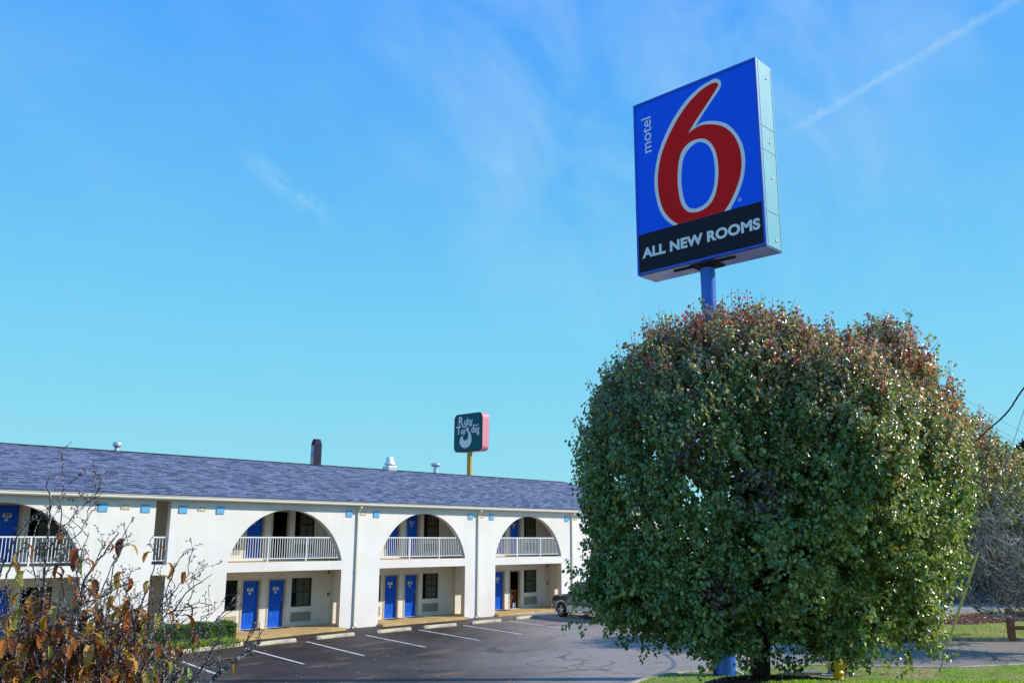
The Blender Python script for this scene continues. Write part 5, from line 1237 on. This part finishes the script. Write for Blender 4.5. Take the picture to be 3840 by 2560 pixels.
# low green shrub under and behind it
sh = thing('green_shrub', 'dark glossy green shrub below the brown-leaved tree at the bottom left', 'shrub', W(-2.45, 5.75)); rng = np.random.default_rng(8)
n = 2600; v = randdir(n); P = np.array([0, 0, 2.1])+v*np.array([.85, .6, 1.2])*rng.uniform(.75, 1, (n, 1)); P = P[P[:, 2] > .3]; n = len(P); v = v[:n]
col = mixc(np.array([[.02, .06, .012]]), np.array([[.22, .40, .05]]), rng.random((n, 1))**2)
a, q, c = leaves(P, unit(v+randdir(n)*.9), unit(v+np.array([[0, 0, .8]])+randdir(n)*.4), rng.uniform(.05, .085, n), rng.uniform(.025, .045, n), col); fast_mesh('foliage', a, q, M['leaf_hedge'], sh, c)
mb = MB()
for k in range(6):
    a = k*1.05; mb.tube([(0, 0, -.03), (.12*cos(a), .12*sin(a), .8), (.3*cos(a+.3), .3*sin(a+.3), 2.4)], [.025, .02, .008], 6)
mb.build('stems', M['bark'], sh)

# ================================================================== SKY, SUN, CAMERA
SUN = Vector((.74*cos(radians(33.9)), -.673*cos(radians(33.9)), sin(radians(33.9)))).normalized()
wd = bpy.data.worlds.new('World'); scene.world = wd; wd.use_nodes = True; nt = wd.node_tree; nt.nodes.clear()
def N(t, **k):
    x = nt.nodes.new(t)
    for a, b in k.items(): setattr(x, a, b)
    return x
def K(a, b): nt.links.new(a, b)
def mth(op, a, b=None, clamp=False):
    x = N('ShaderNodeMath', operation=op); x.use_clamp = clamp
    for i, q in enumerate((a, b)):
        if q is None: continue
        if isinstance(q, (int, float)): x.inputs[i].default_value = q
        else: K(q, x.inputs[i])
    return x.outputs[0]
sky = N('ShaderNodeTexSky', sky_type='NISHITA'); sky.sun_disc = False; sky.sun_elevation = radians(33.9); sky.sun_rotation = math.atan2(SUN.x, SUN.y)
sky.altitude = 200; sky.air_density = 1.0; sky.dust_density = .6; sky.ozone_density = 2.0
tc = N('ShaderNodeTexCoord'); D = tc.outputs['Generated']; sep = N('ShaderNodeSeparateXYZ'); K(D, sep.inputs[0])
ramp = N('ShaderNodeValToRGB'); el = ramp.color_ramp.elements
stops_ = [(0.0, (3.1, 7.2, 8.6)), (.10, (2.5, 6.9, 8.7)), (.22, (1.85, 6.3, 9.1)), (.36, (1.25, 5.1, 9.3)), (.55, (.74, 3.75, 9.8)), (1.0, (.30, 2.0, 8.0))]
el[0].position = 0; el[0].color = (*[c/10 for c in stops_[0][1]], 1); el[1].position = 1; el[1].color = (*[c/10 for c in stops_[-1][1]], 1)
for p_, c_ in stops_[1:-1]:
    e = el.new(p_); e.color = (*[c/10 for c in c_], 1)
K(sep.outputs['Z'], ramp.inputs['Fac'])
sc10 = N('ShaderNodeVectorMath', operation='SCALE'); K(ramp.outputs['Color'], sc10.inputs[0]); sc10.inputs['Scale'].default_value = 10.6
mix = N('ShaderNodeMixRGB'); mix.inputs['Fac'].default_value = .9; K(sky.outputs['Color'], mix.inputs['Color1']); K(sc10.outputs[0], mix.inputs['Color2'])
# thin cirrus fixed in the sky
mp = N('ShaderNodeMapping'); mp.inputs['Rotation'].default_value = (.3, .5, .9); mp.inputs['Scale'].default_value = (2.2, 7.5, 4.5); K(D, mp.inputs['Vector'])
n1 = N('ShaderNodeTexNoise'); n1.inputs['Scale'].default_value = 1.5; n1.inputs['Detail'].default_value = 9; n1.inputs['Roughness'].default_value = .58; n1.inputs['Distortion'].default_value = .5; K(mp.outputs[0], n1.inputs['Vector'])
n2 = N('ShaderNodeTexNoise'); n2.inputs['Scale'].default_value = 1.7; n2.inputs['Detail'].default_value = 3; K(D, n2.inputs['Vector'])
cir = mth('MULTIPLY', mth('SUBTRACT', n1.outputs['Fac'], .47, True), mth('MULTIPLY', mth('SUBTRACT', n2.outputs['Fac'], .42, True), 3.2), True)
def dot(v):
    x = N('ShaderNodeVectorMath', operation='DOT_PRODUCT'); K(D, x.inputs[0]); v = Vector(v).normalized(); x.inputs[1].default_value = v; return x.outputs['Value']
def blob(c, cosr, k):      # soft patch round a direction
    return mth('MULTIPLY', mth('MULTIPLY', mth('SUBTRACT', dot(c), cosr, True), 1/(1-cosr)), k, True)
cl_top = blob((.73, .47, .50), cos(radians(20)), 1.3)
nz = N('ShaderNodeTexNoise'); nz.inputs['Scale'].default_value = 9; nz.inputs['Detail'].default_value = 8; nz.inputs['Roughness'].default_value = .65; K(mp.outputs[0], nz.inputs['Vector'])
wisp = mth('MULTIPLY', cl_top, mth('MULTIPLY', mth('SUBTRACT', n1.outputs['Fac'], .36, True), 1.5), True)
# contrail, ragged and wider low down
pl = dot((.11126, -.04501, -.17749)); wob = mth('MULTIPLY', mth('SUBTRACT', nz.outputs['Fac'], .5), .013); dist = mth('ABSOLUTE', mth('ADD', pl, wob))
line = mth('SUBTRACT', 1, mth('MULTIPLY', dist, 170), True)
along = mth('MULTIPLY', mth('SUBTRACT', dot((.846, .265, .463)), cos(radians(8.5)), True), 1/(1-cos(radians(8.5))), True)
trail = mth('MULTIPLY', mth('MULTIPLY', line, mth('MULTIPLY', along, 2.2, True)), mth('MULTIPLY', mth('SUBTRACT', nz.outputs['Fac'], .25, True), 1.6), True)
pl2 = dot(Vector((.44108, .81098, .38439)).cross(Vector((.50180, .79230, .34707)))); l2 = mth('SUBTRACT', 1, mth('MULTIPLY', mth('ABSOLUTE', mth('ADD', pl2, wob)), 60), True)
patch = mth('MULTIPLY', mth('MULTIPLY', l2, mth('MULTIPLY', blob((.4747, .8025, .3616), cos(radians(4.2)), 1), .42)), mth('MULTIPLY', mth('SUBTRACT', nz.outputs['Fac'], .38, True), 2.6), True)
tot = mth('ADD', mth('ADD', mth('MULTIPLY', cir, .35), mth('MULTIPLY', wisp, .55)), mth('ADD', mth('MULTIPLY', trail, .42), patch), True)
mc = N('ShaderNodeMixRGB'); K(tot, mc.inputs['Fac']); K(mix.outputs[0], mc.inputs['Color1']); mc.inputs['Color2'].default_value = (6.6, 8.6, 9.8, 1)
bg = N('ShaderNodeBackground'); bg.inputs['Strength'].default_value = .10; K(mc.outputs[0], bg.inputs['Color'])
wo = N('ShaderNodeOutputWorld'); K(bg.outputs[0], wo.inputs['Surface'])

sl = bpy.data.lights.new('sun', 'SUN'); sl.energy = 5.0; sl.angle = radians(.5); sl.color = (1, .93, .82)
so = bpy.data.objects.new('sun', sl); COL.objects.link(so); so.rotation_euler = SUN.to_track_quat('Z', 'Y').to_euler(); so.location = (20, 0, 40)

cam = bpy.data.cameras.new('camera'); co = bpy.data.objects.new('camera', cam); COL.objects.link(co); scene.camera = co
yaw, pit, rol = radians(44.24), radians(12.37), radians(-.263)
F = Vector((cos(yaw)*cos(pit), sin(yaw)*cos(pit), sin(pit))); R = Vector((sin(yaw), -cos(yaw), 0)); U = R.cross(F)
R2 = R*cos(rol)-U*sin(rol); U2 = U*cos(rol)+R*sin(rol)
mw = Matrix(((R2.x, U2.x, -F.x, 0), (R2.y, U2.y, -F.y, 0), (R2.z, U2.z, -F.z, 3.96), (0, 0, 0, 1))); co.matrix_world = mw
cam.sensor_width = 36; cam.lens = 3314/3840*36; cam.clip_end = 5000; cam.clip_start = .1
scene.view_settings.view_transform = 'Standard'; scene.view_settings.look = 'None'; scene.view_settings.exposure = 0; scene.view_settings.gamma = 1
scene.cycles.max_bounces = 6; scene.cycles.transparent_max_bounces = 8
